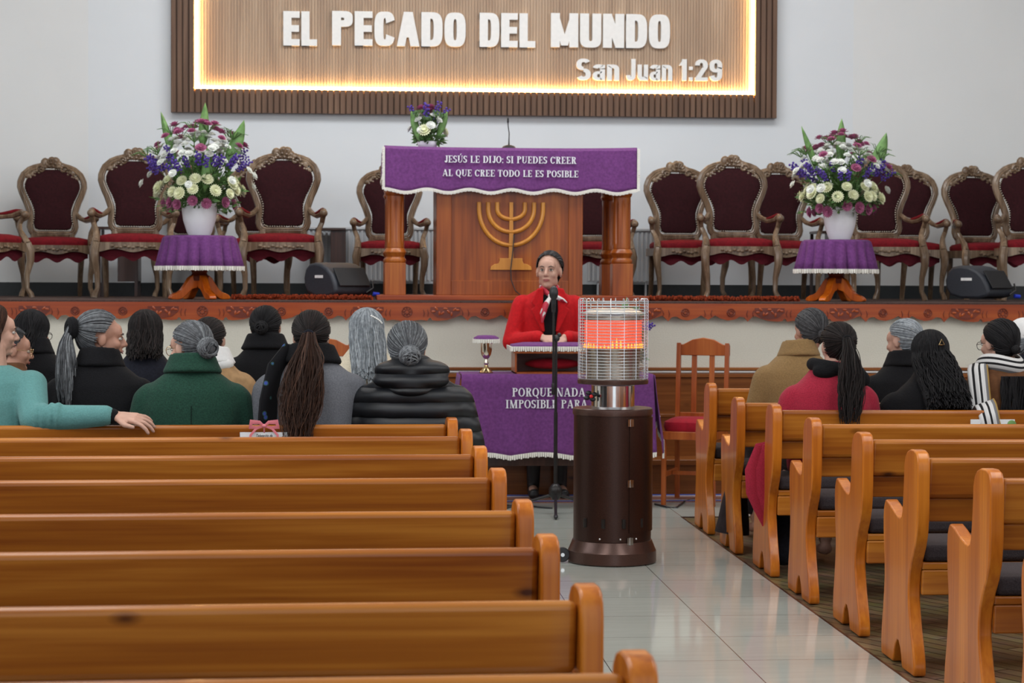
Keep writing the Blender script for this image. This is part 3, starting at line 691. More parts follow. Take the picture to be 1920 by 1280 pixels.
# (px of back centre, px y of base, Y, yaw degrees, scale, label)
CH = [(-42, 15.5, 48, 1.0, 'carved armchair cut by the left picture edge, turned right with its arm reaching in'),
      (103, 16.45, 12, .99, 'carved red velvet armchair against the pale wall, second from the left edge'),
      (252, 15.7, 4, 1.02, 'carved red velvet armchair just left of the big left flower vase'),
      (356, 16.75, 2, .96, 'carved armchair hidden behind the left flower vase and purple pedestal cloth'),
      (482, 16.2, -4, .98, 'carved armchair almost wholly hidden behind the one right of the left flowers'),
      (529, 15.6, 0, 1.03, 'carved red velvet armchair above the left monitor speaker, right of the left flowers'),
      (731, 16.2, 0, .95, 'carved armchair behind the left fluted column of the pulpit'),
      (1117, 16.2, 0, .95, 'carved armchair behind the right fluted column of the pulpit'),
      (1282, 16.28, 4, .99, 'carved red velvet armchair first to the right of the pulpit'),
      (1381, 15.6, -2, 1.0, 'carved red velvet armchair standing forward, second to the right of the pulpit'),
      (1465, 16.3, -4, .99, 'carved armchair half behind another, just left of the right flower arrangement'),
      (1652, 15.5, -3, 1.0, 'carved armchair right behind the right white vase and its flowers'),
      (1700, 16.3, -10, .98, 'carved armchair peeking out behind the right flowers, close to the wall'),
      (1846, 16.2, 6, .97, 'carved armchair behind the right monitor speaker, near the right edge'),
      (1938, 15.4, -8, 1.0, 'carved armchair cut by the right picture edge')]
proto = None
for px, Y, yaw, s, lab in CH:
    loc = (X_(px, Y), Y, ZS)
    if proto is None:
        proto = make_throne(); p = proto; p.location = loc; p['label'] = lab; p['group'] = 'carved velvet armchairs on the stage'
    else: p = dup(proto, loc, 0, lab)
    p.rotation_euler = (0, 0, math.radians(yaw)); p.scale = (s, s, s * .99)
# ---- low dark stands and radiators by the wall
def stand(px0, px1, pyt, Y, lab):
    t = thing('side_stand', lab, 'stand', (X_((px0 + px1) / 2, Y), Y, ZS), 0, 'low dark stands along the stage wall'); w = (X_(px1, Y) - X_(px0, Y)) / 2; h = Z_(960, pyt, Y) - ZS
    q = MB(); q.box(-w, w, -.15, .15, h - .02, h); q.build('top', 'dark_brown_wood', t, bevel=.003)
    q = MB(); q.box(0, w, -.13, .13, .12, h - .021); q.build('cabinet', 'dark_brown_wood', t, bevel=.003)
    for sx in (-1, 1):
        for sy in (-1, 1): q = MB(); q.box(sx * (w - .015) - .012, sx * (w - .015) + .012, sy * .125 - .012, sy * .125 + .012, 0, h - .021); q.build('leg', 'dark_brown_wood', t)
stand(592, 648, 430, 16.85, 'low dark stand by the radiator left of the pulpit')
stand(186, 262, 430, 16.75, 'low dark stand behind the armchair left of the left flowers')
stand(1524, 1580, 430, 16.75, 'low dark stand behind the right flower vase')
def radiator(px0, px1, lab):
    Y = 17.06; x0, x1 = X_(px0, Y), X_(px1, Y); h0 = .13; h1 = Z_(960, 432, Y) - ZS
    t = thing('radiator', lab, 'radiator', ((x0 + x1) / 2, Y, ZS), 0, 'white wall radiators'); w = (x1 - x0) / 2
    q = MB(); q.box(-w, w, -.01, .01, h0, h1); n = int(2 * w / .036)
    for i in range(n): x = -w + (i + .5) * 2 * w / n; q.tube([(x, -.02, h0 + .01), (x, -.02, h1 - .01)], .011, 6)
    q.build('ribbed_panel', 'radiator', t)
    q = MB(); q.box(-w, w, -.035, .012, h1, h1 + .02); q.build('top_grille', 'radiator', t, bevel=.003)
    q = MB(); q.box(-w * .7, -w * .66, -.0, .05, 0, h0 + .2); q.box(w * .66, w * .7, 0, .05, 0, h0 + .2); q.build('bracket', 'radiator', t)
radiator(575, 815, 'white ribbed radiator on the wall left of the pulpit'); radiator(1100, 1232, 'white ribbed radiator on the wall right of the pulpit')
# ---- monitor speakers
def wedge(px, Y, rz, w, lab):
    t = thing('monitor_speaker', lab, 'speaker', (X_(px, Y), Y, ZS + .022), rz, 'black wedge monitor speakers on the stage')
    pr = smooth_poly([(-.17, .0), (.13, .0), (.20, .10), (.16, .225), (.03, .245), (-.11, .19), (-.185, .07)], 1)
    q = MB(); q.prism(pr, -w / 2, w / 2, 'yz'); q.build('cabinet', 'speaker_plastic', t, bevel=.02)
    q = MB(Matrix.Translation((0, -.158, .138)) @ Matrix.Rotation(-.56, 4, 'X')); q.box(-w / 2 + .03, w / 2 - .03, -.006, .006, -.075, .075); q.build('grille', 'grille', t, bevel=.004)
    q = MB(); q.box(-w / 2 - .004, -w / 2 + .002, -.04, .05, .13, .15); q.build('badge', 'white_plastic', t)
    q = MB(); q.tube([(w / 2 - .06, -.19, .03), (w / 2 - .02, -.215, .06), (w / 2 - .015, -.20, .11)], .007, 6); q.build('handle', 'dark_metal', t)
    q = MB(); q.tube([(w / 2 - .01, -.20, .02), (w / 2 + .03, -.22, .015)], .014, 8); q.build('plug', 'blue_plug', t)
    return t
wedge(634, 14.80, math.radians(38), .33, 'black wedge monitor speaker at the left, in front of an armchair, left of the pulpit')
wedge(1836, 14.85, math.radians(40), .32, 'black wedge monitor speaker at the right end of the stage')
# ---- shaggy rugs
def shag(px0, px1, lab):
    Y0, Y1 = 14.42, 15.3; x0, x1 = X_(px0, Y0), X_(px1, Y0); q = MB(); rnd = random.Random(px0)
    q.box(x0, x1, Y0, Y1, ZS + .0005, ZS + .02)
    for i in range(int((x1 - x0) / .011)):
        x = x0 + i * .011; 
        for k in range(3): q.ell((x + rnd.uniform(-.01, .01), Y0 - .004 + rnd.uniform(-.012, .012) + k * .03, ZS + .018 + rnd.uniform(-.006, .01)), (.012, .014, .014), 5, 4)
    o = q.build('shaggy_rug', 'shag'); tag(o, lab, 'rug', 'shaggy rugs on the stage')
shag(436, 700, 'rust red shaggy rug on the stage left of the pulpit'); shag(1222, 1500, 'rust red shaggy rug on the stage right of the pulpit')
# ================================================================ PULPIT
YP = 14.55
pc = X_(955, YP); t = thing('pulpit', 'varnished wooden pulpit table with two fluted columns and a carved candelabrum relief', 'pulpit', (pc, YP, ZS))
def xp(px, Y=YP): return X_(px, Y) - pc
def zp(py, px=955, Y=YP): return Z_(px, py, Y) - ZS
htop = zp(277)
q = MB(); q.box(xp(706), xp(1212), -.14, .95, 0, .035); q.build('plinth', 'fascia_wood', t, bevel=.004)
q = MB(); q.box(xp(722), xp(1190), .02, .8, htop - .05, htop - .008); q.build('table_top', 'pulpit_wood', t, bevel=.004)
for px in (741, 1167):
    for dy in (.06, .70):
        q = MB(); cx = xp(px); a = .073; c = (cx, dy, 0); q.box(cx - a, cx + a, dy - a, dy + a, .035, .26)
        q.lathe([(a * .98, .26), (a * 1.05, .275), (a, .29), (a * .88, .30), (a * .95, .315), (a * 1.08, .335), (a * .95, .355), (a * .86, .365)], c)
        n = 48; rs = []
        for z in (.365, .39, .41, .60, .68, .70, .73):
            fl = 0 if z in (.365, .39, .70, .73) else 1
            rs.append([(cx + a * .86 * (1 - .10 * fl * (1 if i % 6 < 2 else 0)) * math.cos(2 * PI * i / n), dy + a * .86 * (1 - .10 * fl * (1 if i % 6 < 2 else 0)) * math.sin(2 * PI * i / n), z) for i in range(n)])
        q.rings(rs); q.lathe([(a * .9, .73), (a * 1.02, .75), (a * .92, .77), (a, .79)], c); q.box(cx - a, cx + a, dy - a, dy + a, .79, htop - .05)
        q.build('fluted_column', 'pulpit_wood', t, smooth=True, bevel=.003)
x0, x1, xi0, xi1 = xp(818), xp(1092), xp(846), xp(1066); zi0, zi1 = zp(526), zp(352)
q = MB(); q.box(x0, xi0, .0, .04, .035, htop - .05); q.box(xi1, x1, 0, .04, .035, htop - .05); q.box(xi0, xi1, 0, .04, .035, zi0); q.box(xi0, xi1, 0, .04, zi1 + .04, htop - .05)
q.box(x0, x0 + .03, .04, .6, .035, htop - .05); q.box(x1 - .03, x1, .04, .6, .035, htop - .05)
q.build('cabinet_frame', 'pulpit_wood', t, smooth=False, bevel=.004)
q = MB(); q.box(xi0, xi1, .022, .035, zi0, zi1 + .04); q.build('recessed_panel', 'pulpit_wood', t, smooth=False)
# menorah relief
me_ = thing('x', None, None); bpy.data.objects.remove(me_)
q = MB(); cxm = xp(958); zt_ = zp(379, 958); 
def arm(pxo, pyj):
    r = xp(pxo) - cxm; zj = zp(pyj, 958)
    for s in (-1, 1):
        pth = [(cxm + s * r, .008, zt_), (cxm + s * r, .008, zt_ - .05)]
        hz = (zt_ - .05) - zj
        for k in range(1, 13):
            a = PI / 2 * k / 12; pth.append((cxm + s * r * math.cos(a), .008, zt_ - .05 - hz * math.sin(a)))
        q.tube(pth, .0155, 8)
arm(898, 460); arm(915, 435); arm(932, 411)
q.box(cxm - .013, cxm + .013, -.004, .022, zp(412, 958), zt_); q.add([(cxm - .018, -.004, zp(498)), (cxm + .018, -.004, zp(498)), (cxm + .013, -.0041, zp(411)), (cxm - .013, -.0041, zp(411)), (cxm - .018, .02, zp(498)), (cxm + .018, .02, zp(498)), (cxm + .012, .02, zp(410)), (cxm - .012, .02, zp(410))], [(0, 1, 2, 3), (4, 7, 6, 5), (0, 4, 5, 1), (1, 5, 6, 2), (2, 6, 7, 3), (3, 7, 4, 0)])
zb0, zb1 = zp(506, 958), zp(484, 958); hb = zb1 - zb0
pr = [(-.146, 0), (.146, 0), (.14, hb * .3), (.115, hb * .5), (.088, hb * .55), (.08, hb * .8), (.08, hb), (-.08, hb), (-.08, hb * .8), (-.088, hb * .55), (-.115, hb * .5), (-.14, hb * .3)]
q.prism([(cxm + a, zb0 + b) for a, b in pr], -.006, .022, 'xz')
q.build('candelabrum_relief', 'menorah_wood', t, bevel=.002)
q = MB(); q.tube([(xp(1196), .3, zp(327, 1200)), (xp(1203), .3, zp(327, 1200))], .013, 8); q.ell((xp(1206), .3, zp(327, 1200)), (.014, .014, .02)); q.build('side_knob', 'pulpit_wood', t)
# cable on the pulpit front
q = MB(); q.tube([(pc + xp(963), YP - .012, ZS + zp(440)), (pc + xp(961), YP - .014, ZS + zp(470)), (pc + xp(957), YP - .014, ZS + zp(505)), (pc + xp(958), YP - .014, ZS + zp(525)), (pc + xp(966), YP - .014, ZS + zp(545)), (pc + xp(978), YP - .16, ZS + .02), (pc + xp(990), YP - .4, ZS + .012)], .004, 6)
tag(q.build('microphone_cable', 'black_plastic'), 'thin black cable hanging down the front of the wooden pulpit', 'cable')
# pulpit cloth
def fringe_strip(q, pts, down=.03, th=.004, drop=None):
    """scalloped fringe: short tassel teeth hanging along pts (list of 3D points)"""
    top = []; 
    L = 0; P = [Vector(p) for p in pts]; acc = []
    for a, b in zip(P, P[1:]):
        k = max(1, round((b - a).length / .011))
        for j in range(k): acc.append(a.lerp(b, j / k))
    acc.append(P[-1])
    dv = Vector(drop) if drop else Vector((0, 0, -1))
    for i, (a, b) in enumerate(zip(acc, acc[1:])):
        c = (a + b) / 2 + dv * down * (1 + .10 * math.sin(i * 2.3)); n = (b - a).cross(dv).normalized() * th
        a2 = a.lerp(b, .04); b2 = a.lerp(b, .96)
        q.add([a2 - dv * .004 + n, b2 - dv * .004 + n, b2 - dv * .004 - n, a2 - dv * .004 - n, c + (a2 - b2) * .36 + n, c + (b2 - a2) * .36 + n, c + (b2 - a2) * .36 - n, c + (a2 - b2) * .36 - n],
              [(0, 1, 2, 3), (4, 7, 6, 5), (0, 4, 5, 1), (1, 5, 6, 2), (2, 6, 7, 3), (3, 7, 4, 0)])
yc_ = YP - .03
cx0, cx1 = X_(720, yc_), X_(1194, yc_); ztp = Z_(955, 277, yc_)
cl = thing('pulpit_cloth', 'purple cloth with white fringe and two lines of white text draped over the pulpit', 'cloth', ((cx0 + cx1) / 2, yc_, ztp)); Wc = (cx1 - cx0) / 2
scal = lambda u: .023 * math.cos(2 * PI * (u * 6 + .0)) * 1.0
zlo = Z_(955, 357, yc_) - ztp
def sag(u): return .010 * abs(2 * u - 1) ** 3 - .004
def pcf(u, v):
    x = -Wc + 2 * Wc * u; low = zlo + (.012 * math.cos(2 * PI * u * 6) if True else 0)
    if v < .35: k = v / .35; return (x, .82 * (1 - k), sag(u) + .004)
    k = (v - .35) / .65; z = (low) * k + sag(u) * (1 - k)
    return (x, -.004 - .006 * k - .007 * k * math.sin(u * 37), z)
q = MB(); q.sheet(pcf, 96, 18); q.build('cloth_panel', 'purple_cloth', cl, solid=.004)
q = MB(); fringe_strip(q, [pcf(i / 96, 1.0) for i in range(97)], .020)
fringe_strip(q, [(x, -.012, z) for x, z in [(-Wc, 0), (-Wc, zlo)]], .016, drop=(-1, 0, 0)); fringe_strip(q, [(x, -.012, z) for x, z in [(Wc, 0), (Wc, zlo)]], .016, drop=(1, 0, 0))
o = q.build('fringe', 'fringe', cl, smooth=False)
for s in (-1, 1):
    q = MB(); q.sheet(lambda u, v: (s * (Wc + .008 + .006 * v * math.sin(u * 20)), .0 + .78 * u, -.002 + (zlo * .7 + .012 * math.cos(u * 20)) * v), 30, 8); q.build('side_drape', 'purple_cloth', cl, solid=.004)
    q = MB(); fringe_strip(q, [(s * (Wc + .009 + .006 * math.sin(u * 20)), .78 * u, -.002 + (zlo * .7 + .012 * math.cos(u * 20))) for u in [i / 30 for i in range(31)]], .02); q.build('fringe', 'fringe', cl, smooth=False)
for txt, a, b, y0, y1 in (('JESÚS LE DIJO: SI PUEDES CREER', 832, 1079, 304, 291), ('AL QUE CREE TODO LE ES POSIBLE', 829, 1083, 329.5, 317)):
    yy = yc_ - .02; o = lettering(txt, Z_(950, y1, yy) - Z_(950, y0, yy), X_(b, yy) - X_(a, yy), .004, .21, .07, True, 2.0, .10).build('printed_text', 'print_letter', cl, smooth=False)
    o.location = (X_(a, yy) - (cx0 + cx1) / 2, -.016, Z_(a, y0 + .3, yy) - ztp); o.rotation_euler = (0, math.atan(.003), 0)
# gooseneck mic on the pulpit
ym = YP + .35
t = thing('desk_microphone', 'slim black gooseneck microphone on a round base on top of the purple-covered pulpit', 'microphone', (X_(953, ym), ym, ztp + .007))
q = MB(); q.lathe([(.001, 0), (.05, 0), (.052, .015), (.042, .028), (.02, .036), (.001, .04)]); q.build('base', 'black_plastic', t)
q = MB(); q.tube([(0, 0, .03), (.0, 0, .07), (.002, 0, .12), (-.006, -.005, .17), (-.008, -.01, .20)], [.007, .0045, .004, .004, .004], 6); q.build('gooseneck', 'dark_metal', t)
q = MB(); q.cap((-.008, -.01, .20), (-.008, -.015, .225), .007, .007, 8); q.build('capsule', 'black_plastic', t)
# ================================================================ FLOWERS
def bloom(name, mat, r, petals=16, rows=3):
    q = MB()
    for k in range(rows):
        el = .25 + .42 * k; n = petals - 3 * k
        for i in range(n):
            a = 2 * PI * i / n + k * .3; d = Vector((math.cos(a) * math.cos(el), math.sin(a) * math.cos(el), math.sin(el)))
            side = Vector((-math.sin(a), math.cos(a), 0)) * r * .17; L = r * (1 - .12 * k); up = Vector((0, 0, 1)) * r * .05
            q.add([d * r * .15, d * L * .7 + side + up, d * L, d * L * .7 - side + up, d * L * .7 - up], [(0, 1, 2, 3), (0, 4, 1), (0, 3, 4), (4, 2, 1), (4, 3, 2)])
    q.ell((0, 0, r * .2), (r * .28, r * .28, r * .3), 8, 5)
    return q.build(name, mat, None, smooth=False)
BL = {'white_bloom': bloom('white_bloom', 'white_petal', .034), 'cream_bloom': bloom('cream_bloom', 'cream_petal', .048, 18), 'mauve_bloom': bloom('mauve_bloom', 'mauve_petal', .040, 18), 'violet_sprig': None}
def sprig():
    q = MB(); rnd = random.Random(3)
    for i in range(16): z = .10 * i / 16; a = i * 2.4; q.ell((.014 * math.cos(a), .014 * math.sin(a), z), (.009, .009, .008), 6, 4)
    return q.build('violet_sprig', 'violet_petal')
BL['violet_sprig'] = sprig()
used = set()
def arrangement(lab, loc, R, Hh, vr, vh, seed, layers, leaves, squat=1.0, group=None, foliage_n=150):
    """vase with a dome of flowers above it; R spread radius, Hh height of dome above the vase rim"""
    t = thing('flower_arrangement', lab, 'flowers', loc, 0, group); rnd = random.Random(seed)
    q = MB(); q.lathe([(.001, .002), (vr * .62, .002), (vr * .72, vh * .12), (vr * .92, vh * .45), (vr, vh * .75), (vr * .97, vh * .97), (vr * .98, vh), (vr * .93, vh), (vr * .9, vh * .9), (.001, vh * .85)], n=36); q.build('vase', 'ceramic', t)
    for nm, n, e0, e1, rr in layers:
        for i in range(n):
            az = 2 * PI * (i + rnd.uniform(-.3, .3)) / n + .3; el = rnd.uniform(e0, e1) * PI / 2
            if nm == 'violet_sprig' or nm == 'mauve_bloom' and e0 > .4: pass
            d = Vector((math.cos(az) * math.cos(el), math.sin(az) * math.cos(el), math.sin(el)))
            p = Vector((d.x * R, d.y * R, d.z * Hh)) * rr * rnd.uniform(.93, 1.05) + Vector((0, 0, vh + .02))
            b = BL[nm]
            if nm in used: b = b.copy(); C.objects.link(b)
            used.add(nm); b.parent = t; b.location = p
            dd = Vector((d.x * .8, d.y * .8, d.z + .12)); b.rotation_euler = dd.to_track_quat('Z', 'Y').to_euler(); s = rnd.uniform(.85, 1.2); b.scale = (s, s, s)
    q = MB()          # foliage: stems and small leaves
    def leaf(p, d, L, w):
        p = Vector(p); d = Vector(d).normalized(); s = d.cross(Vector((rnd.uniform(-1, 1), rnd.uniform(-1, 1), rnd.uniform(-1, 1)))).normalized() * w; n = s.cross(d).normalized() * w * .15
        q.add([p, p + d * L * .45 + s, p + d * L, p + d * L * .45 - s, p + d * L * .45 - n * 2], [(0, 1, 2, 3), (0, 4, 1), (0, 3, 4), (4, 2, 1), (4, 3, 2)])
    for i in range(foliage_n):
        az = rnd.uniform(0, 2 * PI); el = rnd.uniform(-.12, .97) * PI / 2; d = Vector((math.cos(az) * math.cos(el), math.sin(az) * math.cos(el), math.sin(el)))
        e = Vector((d.x * R, d.y * R, d.z * Hh)) * rnd.uniform(.5, .88) + Vector((0, 0, vh + .01)); s0 = Vector((d.x * vr * .4, d.y * vr * .4, vh * .8))
        q.tube([s0, s0.lerp(e, .5) + Vector((0, 0, .02)), e], [.003, .0025, .0015], 4)
        for k in range(7):
            pp = s0.lerp(e, .35 + .65 * k / 7); leaf(pp, d + Vector((rnd.uniform(-.9, .9), rnd.uniform(-.9, .9), rnd.uniform(-.6, .6))), .05 * rnd.uniform(.6, 1.3), .012)
    q.build('foliage', 'leaf_green', t, smooth=False)
    q = MB()          # fine arching fern fronds around the dome
    for i in range(16):
        az = 2 * PI * i / 16 + rnd.uniform(-.2, .2); el = rnd.uniform(.30, .85) * PI / 2
        d = Vector((math.cos(az) * math.cos(el), math.sin(az) * math.cos(el), math.sin(el))); e = Vector((d.x * R * 1.12, d.y * R * 1.12, d.z * Hh * .95)) + Vector((0, 0, vh))
        q.tube([(0, 0, vh), e * .6 + Vector((0, 0, .06)), e], [.003, .002, .001], 4)
        for k in range(9):
            a = k * .7 + i; v = (d + Vector((math.cos(a), math.sin(a), -.2)) * .9).normalized(); L = R * .3
            q.tube([e, e + v * L * .6 + Vector((0, 0, .012)), e + v * L + Vector((0, 0, -.02))], [.0025, .0025, .0008], 4)
    q.build('fern_frond', 'leaf_green', t, smooth=False)
    for dx, dy, z0, z1, lean, wd in leaves:
        q = MB(); L = z1 - z0; n = 10
        q.sheet(lambda u, v: (dx + lean * v + (u - .5) * 2 * wd * math.sin(PI * min(1, v * .96 + .04)) ** .8 * (1.15 - .3 * v), dy + .012 * abs(u - .5) * 2, z0 + L * v), 4, n); q.build('broad_leaf', 'leaf_light', t, solid=.002)
    return t
big = [('cream_bloom', 17, .04, .12, .72), ('cream_bloom', 13, .16, .24, .68), ('mauve_bloom', 13, -.14, -.04, .58), ('violet_sprig', 30, .26, .46, .80), ('white_bloom', 44, .36, .66, .90), ('white_bloom', 22, .66, .9, .86), ('mauve_bloom', 18, .62, .93, 1.0), ('mauve_bloom', 10, .3, .6, 1.04), ('white_bloom', 16, .10, .45, .98)]
def pedestal(pxc, Y, pyt, pyb, hw_px, lab, lab2, rzc):
    """round pedestal table and its skirted purple cloth"""
    x = X_(pxc, Y); h = Z_(pxc, pyt, Y) - ZS; r = hw_px * Y / F; dr = (pyb - pyt) * Y / F
    t = thing('pedestal_table', lab, 'table', (x, Y, ZS), rzc, 'round pedestal tables under the flower vases')
    q = MB(); q.lathe([(.001, h - .03), (r * .86, h - .03), (r * .88, h - .015), (r * .86, h - .006), (.001, h - .006)], n=40); q.build('table_top', 'pedestal_wood', t)
    q = MB(); q.lathe([(.001, .13), (.06, .13), (.065, .16), (.05, .18), (.062, .21), (.045, .24), (.04, .32), (.055, h - .04), (.07, h - .032), (.001, h - .031)]); q.build('pedestal', 'dark_red_wood', t)
    for k in range(4):
        a = PI / 2 * k + .5; q = MB(Matrix.Rotation(a, 4, 'Z'))
        q.prism(smooth_poly([(.02, .17), (.075, .165), (.115, .10), (.15, .055), (.20, .04), (.225, .02), (.225, .0), (.15, .0), (.12, .02), (.09, .05), (.06, .075), (.02, .08)], 1), -.026, .026, 'xz'); q.build('leg', 'pedestal_wood', t, bevel=.005)
    c = thing('table_skirt', lab2, 'tablecloth', (x, Y, ZS + h), 0, 'pleated purple skirts on the flower tables'); n = 160
    def rad(v, a): return (r * .93 + r * .13 * v + .034 * v ** .7 * (abs(((a * 19 / (2 * PI)) % 1) * 2 - 1) ** .45 * 2 - 1.3))
    rs = [[(.001 * math.cos(2 * PI * i / n), .001 * math.sin(2 * PI * i / n), .003) for i in range(n)]]
    rs.append([(r * .86 * math.cos(2 * PI * i / n), r * .86 * math.sin(2 * PI * i / n), .003) for i in range(n)])
    for v in (0, .1, .4, .7, 1): rs.append([(rad(v, 2 * PI * i / n) * math.cos(2 * PI * i / n), rad(v, 2 * PI * i / n) * math.sin(2 * PI * i / n), -.008 * (1 if v == 0 else 1) - (dr - .02) * v) for i in range(n)])
    q = MB(); q.rings(rs, cap=False); q.build('pleated_skirt', 'purple_cloth', c, solid=.003)
    q = MB(); fringe_strip(q, [(rad(1, 2 * PI * i / n) * 1.005 * math.cos(2 * PI * i / n), rad(1, 2 * PI * i / n) * 1.005 * math.sin(2 * PI * i / n), -dr + .018) for i in range(n + 1)], .026); q.build('fringe', 'fringe', c, smooth=False)
    return x, h
YF = 14.55
x, h = pedestal(374, YF, 443, 504, 72, 'orange varnished pedestal table under the left flower vase', 'pleated purple skirt with white fringe under the left vase', 0)
arrangement('large flower arrangement in a white vase on the left pedestal table', (x, YF, ZS + h + .004), .40, .53, .122, .235, 5, big,
            [(-.16, -.05, .5, .85, -.10, .03), (.02, .0, .6, .92, .02, .035), (.19, -.05, .45, .80, .12, .05), (.05, -.2, .3, .6, .02, .03)], group='large flower arrangements in white vases')
x, h = pedestal(1567, YF, 451, 511, 70, 'orange varnished pedestal table under the right flower vase', 'pleated purple skirt with white fringe under the right vase', .4)
arrangement('large flower arrangement in a white vase on the right pedestal table', (x + .025, YF, ZS + h + .004), .385, .49, .118, .232, 11, big,
            [(-.16, -.05, .45, .80, -.13, .025), (.0, .0, .55, .86, .01, .035), (.22, -.05, .45, .76, .10, .05)], group='large flower arrangements in white vases')
yv = YP + .35
arrangement('small flower arrangement in a white vase on the left of the pulpit top', (X_(801, yv), yv, ztp + .008), .145, .235, .075, .055, 21,
            [('white_bloom', 14, .15, .7, .85), ('cream_bloom', 3, .1, .25, .8), ('violet_sprig', 6, .3, .6, .85), ('mauve_bloom', 8, .7, .95, .92)], [(-.06, -.05, .05, .27, -.06, .028), (.07, -.03, .08, .27, .07, .028), (-.0, .03, .1, .30, .0, .03)], foliage_n=50)
# ================================================================ GAS HEATER in the aisle
YH = 10.44; hx = X_(1150, YH)
def hz(py): return Z_(1150, py, YH)
def hr(px): return px * YH / F
t = thing('patio_heater', 'tall brown cylindrical gas heater with glowing burner in a wire guard in the aisle', 'heater', (hx, YH, 0), 0)
zb = hz(1046)
q = MB(); q.lathe([(.001, .004), (hr(83), .004), (hr(84), .008), (hr(83.5), .062), (hr(82), .068), (hr(75), .115), (hr(72), .118), (.001, .118)], n=64); q.build('base', 'heater_rim', t, sharp=.25)
q = MB(); R0 = hr(73.5); z0, z1 = .118, hz(776)
q.lathe([(R0, z0), (R0, z1), (.001, z1), (.001, z0)], n=72)
q.build('tank_housing', 'heater_brown', t)
q = MB(); a0, a1 = math.radians(-72), math.radians(35); rs = []      # access door
for i in range(25):
    a = a0 + (a1 - a0) * i / 24; rs.append([(r * math.cos(a), r * math.sin(a), z) for r, z in ((R0 + .001, .165), (R0 + .006, .165), (R0 + .006, z1 - .012), (R0 + .001, z1 - .012))])
q.rings(rs); q.build('door', 'heater_brown', t)
for zz in (hz(788), hz(900), hz(1006)):
    q = MB(Matrix.Rotation(math.radians(-71), 4, 'Z') @ Matrix.Translation((R0 + .007, 0, zz))); q.box(-.002, .003, -.016, -.003, -.018, .018); q.box(-.002, .003, .003, .016, -.018, .018); q.box(-.001, .005, -.003, .003, -.02, .02)
    q.build('hinge', 'chrome', t, smooth=False)
q = MB(); zt = hz(757); q.lathe([(.001, z1), (hr(75.5), z1), (hr(76), z1 + .006), (hr(75), z1 + .03), (hr(73), z1 + .034), (hr(55), z1 + .038), (hr(42), z1 + .040), (.001, z1 + .040)], n=72); q.build('shoulder', 'heater_rim', t, sharp=.4)
for az in (-110, -80, -50, -140):
    q = MB(); a = math.radians(az); q.tube([((R0 + .0) * math.cos(a), R0 * math.sin(a), .19), ((R0 + .002) * math.cos(a), (R0 + .002) * math.sin(a), .235)], .010, 8); q.build('vent_slot', 'dark_metal', t)
for az in (-115, -85, -60):
    q = MB(); a = math.radians(az); q.ell(((R0 + .002) * math.cos(a), (R0 + .002) * math.sin(a), .135), (.006, .006, .006), 8, 6); q.build('screw', 'chrome', t)
zc0, zc1 = z1 + .038, hz(722)
q = MB(); q.lathe([(hr(41), zc0), (hr(41), zc1), (.001, zc1), (.001, zc0)], n=60); q.build('chrome_neck', 'chrome', t)
zr = hz(718); zr2 = hz(711)
q = MB(); q.lathe([(.001, zr - .002), (hr(66), zr - .002), (hr(67), zr + .004), (hr(67), zr2), (hr(65), zr2 + .002), (.001, zr2 + .002)], n=64); q.build('guard_tray', 'heater_rim', t)
q = MB(); q.lathe([(hr(50), zr2 + .002), (hr(50), hz(690)), (hr(49), hz(690)), (hr(49), hz(683)), (.001, hz(683)), (.001, zr2 + .002)], n=60); q.build('burner_base', 'smoke_steel', t)
q = MB(); q.lathe([(hr(50), hz(683)), (hr(51), hz(660)), (hr(53), hz(652)), (.001, hz(652)), (.001, hz(683))], n=60); q.build('lower_reflector', 'smoke_steel', t)
q = MB(); zg0, zg1 = hz(651), hz(600); n = 64
for i in range(n): a = 2 * PI * i / n; r = hr(52.5); q.tube([(r * math.cos(a), r * math.sin(a), zg0), (r * math.cos(a), r * math.sin(a), zg1)], .0042, 5)
q.lathe([(hr(51.8), zg0), (hr(51.8), zg1), (.001, zg1), (.001, zg0)], n=60)
q.build('glowing_mesh', 'burner_glow', t)
q = MB(); rnd = random.Random(2)
for i in range(44): a = 2 * PI * i / 44; r = hr(54); h = rnd.uniform(.012, .03) * (1.7 if i in (33, 32, 34) else 1); q.tube([(r * math.cos(a), r * math.sin(a), zg0), (r * math.cos(a), r * math.sin(a), zg0 + h * .5), (r * math.cos(a), r * math.sin(a), zg0 + h)], [.007, .005, .001], 6)
o = q.build('flame', 'flame', t); tag(o, None, kind='stuff')
q = MB(); q.lathe([(hr(54), hz(600)), (hr(54), hz(592)), (.001, hz(592)), (.001, hz(600))], n=60); q.build('mesh_rim', 'smoke_steel', t)
q = MB(); q.lathe([(.001, hz(590)), (hr(61), hz(588)), (hr(61), hz(587)), (hr(38), hz(578)), (.001, hz(578))], n=60); q.build('lid', 'steel_lid', t)
q = MB(); Rg = hr(64.5); zt1, zt0 = hz(563), zr2 + .006; nr = 26                 # wire guard
for k in range(nr + 1):
    z = zt0 + (zt1 - zt0) * k / nr
    if k == nr: z -= .006
    q.tube([(Rg * math.cos(2 * PI * i / 40), Rg * math.sin(2 * PI * i / 40), z) for i in range(40)], .0023, 5, closed=True)
for i in range(16):
    a = 2 * PI * (i + .5) / 16; c, s = math.cos(a), math.sin(a); R2 = Rg + .003
    q.tube([(R2 * c, R2 * s, zt0), (R2 * c, R2 * s, zt1), ((R2 - .006) * c, (R2 - .006) * s, zt1 + .010), ((R2 - .018) * c, (R2 - .018) * s, zt1 + .010), ((R2 - .024) * c, (R2 - .024) * s, zt1 - .006)], .002, 5)
q.build('wire_guard', 'wire', t)
q = MB(); vc = Vector((hr(-45), -.06, hz(741)))
q.tube([vc + Vector((0, 0, 0)), vc + Vector((-.0, -.03, 0))], .008, 8)
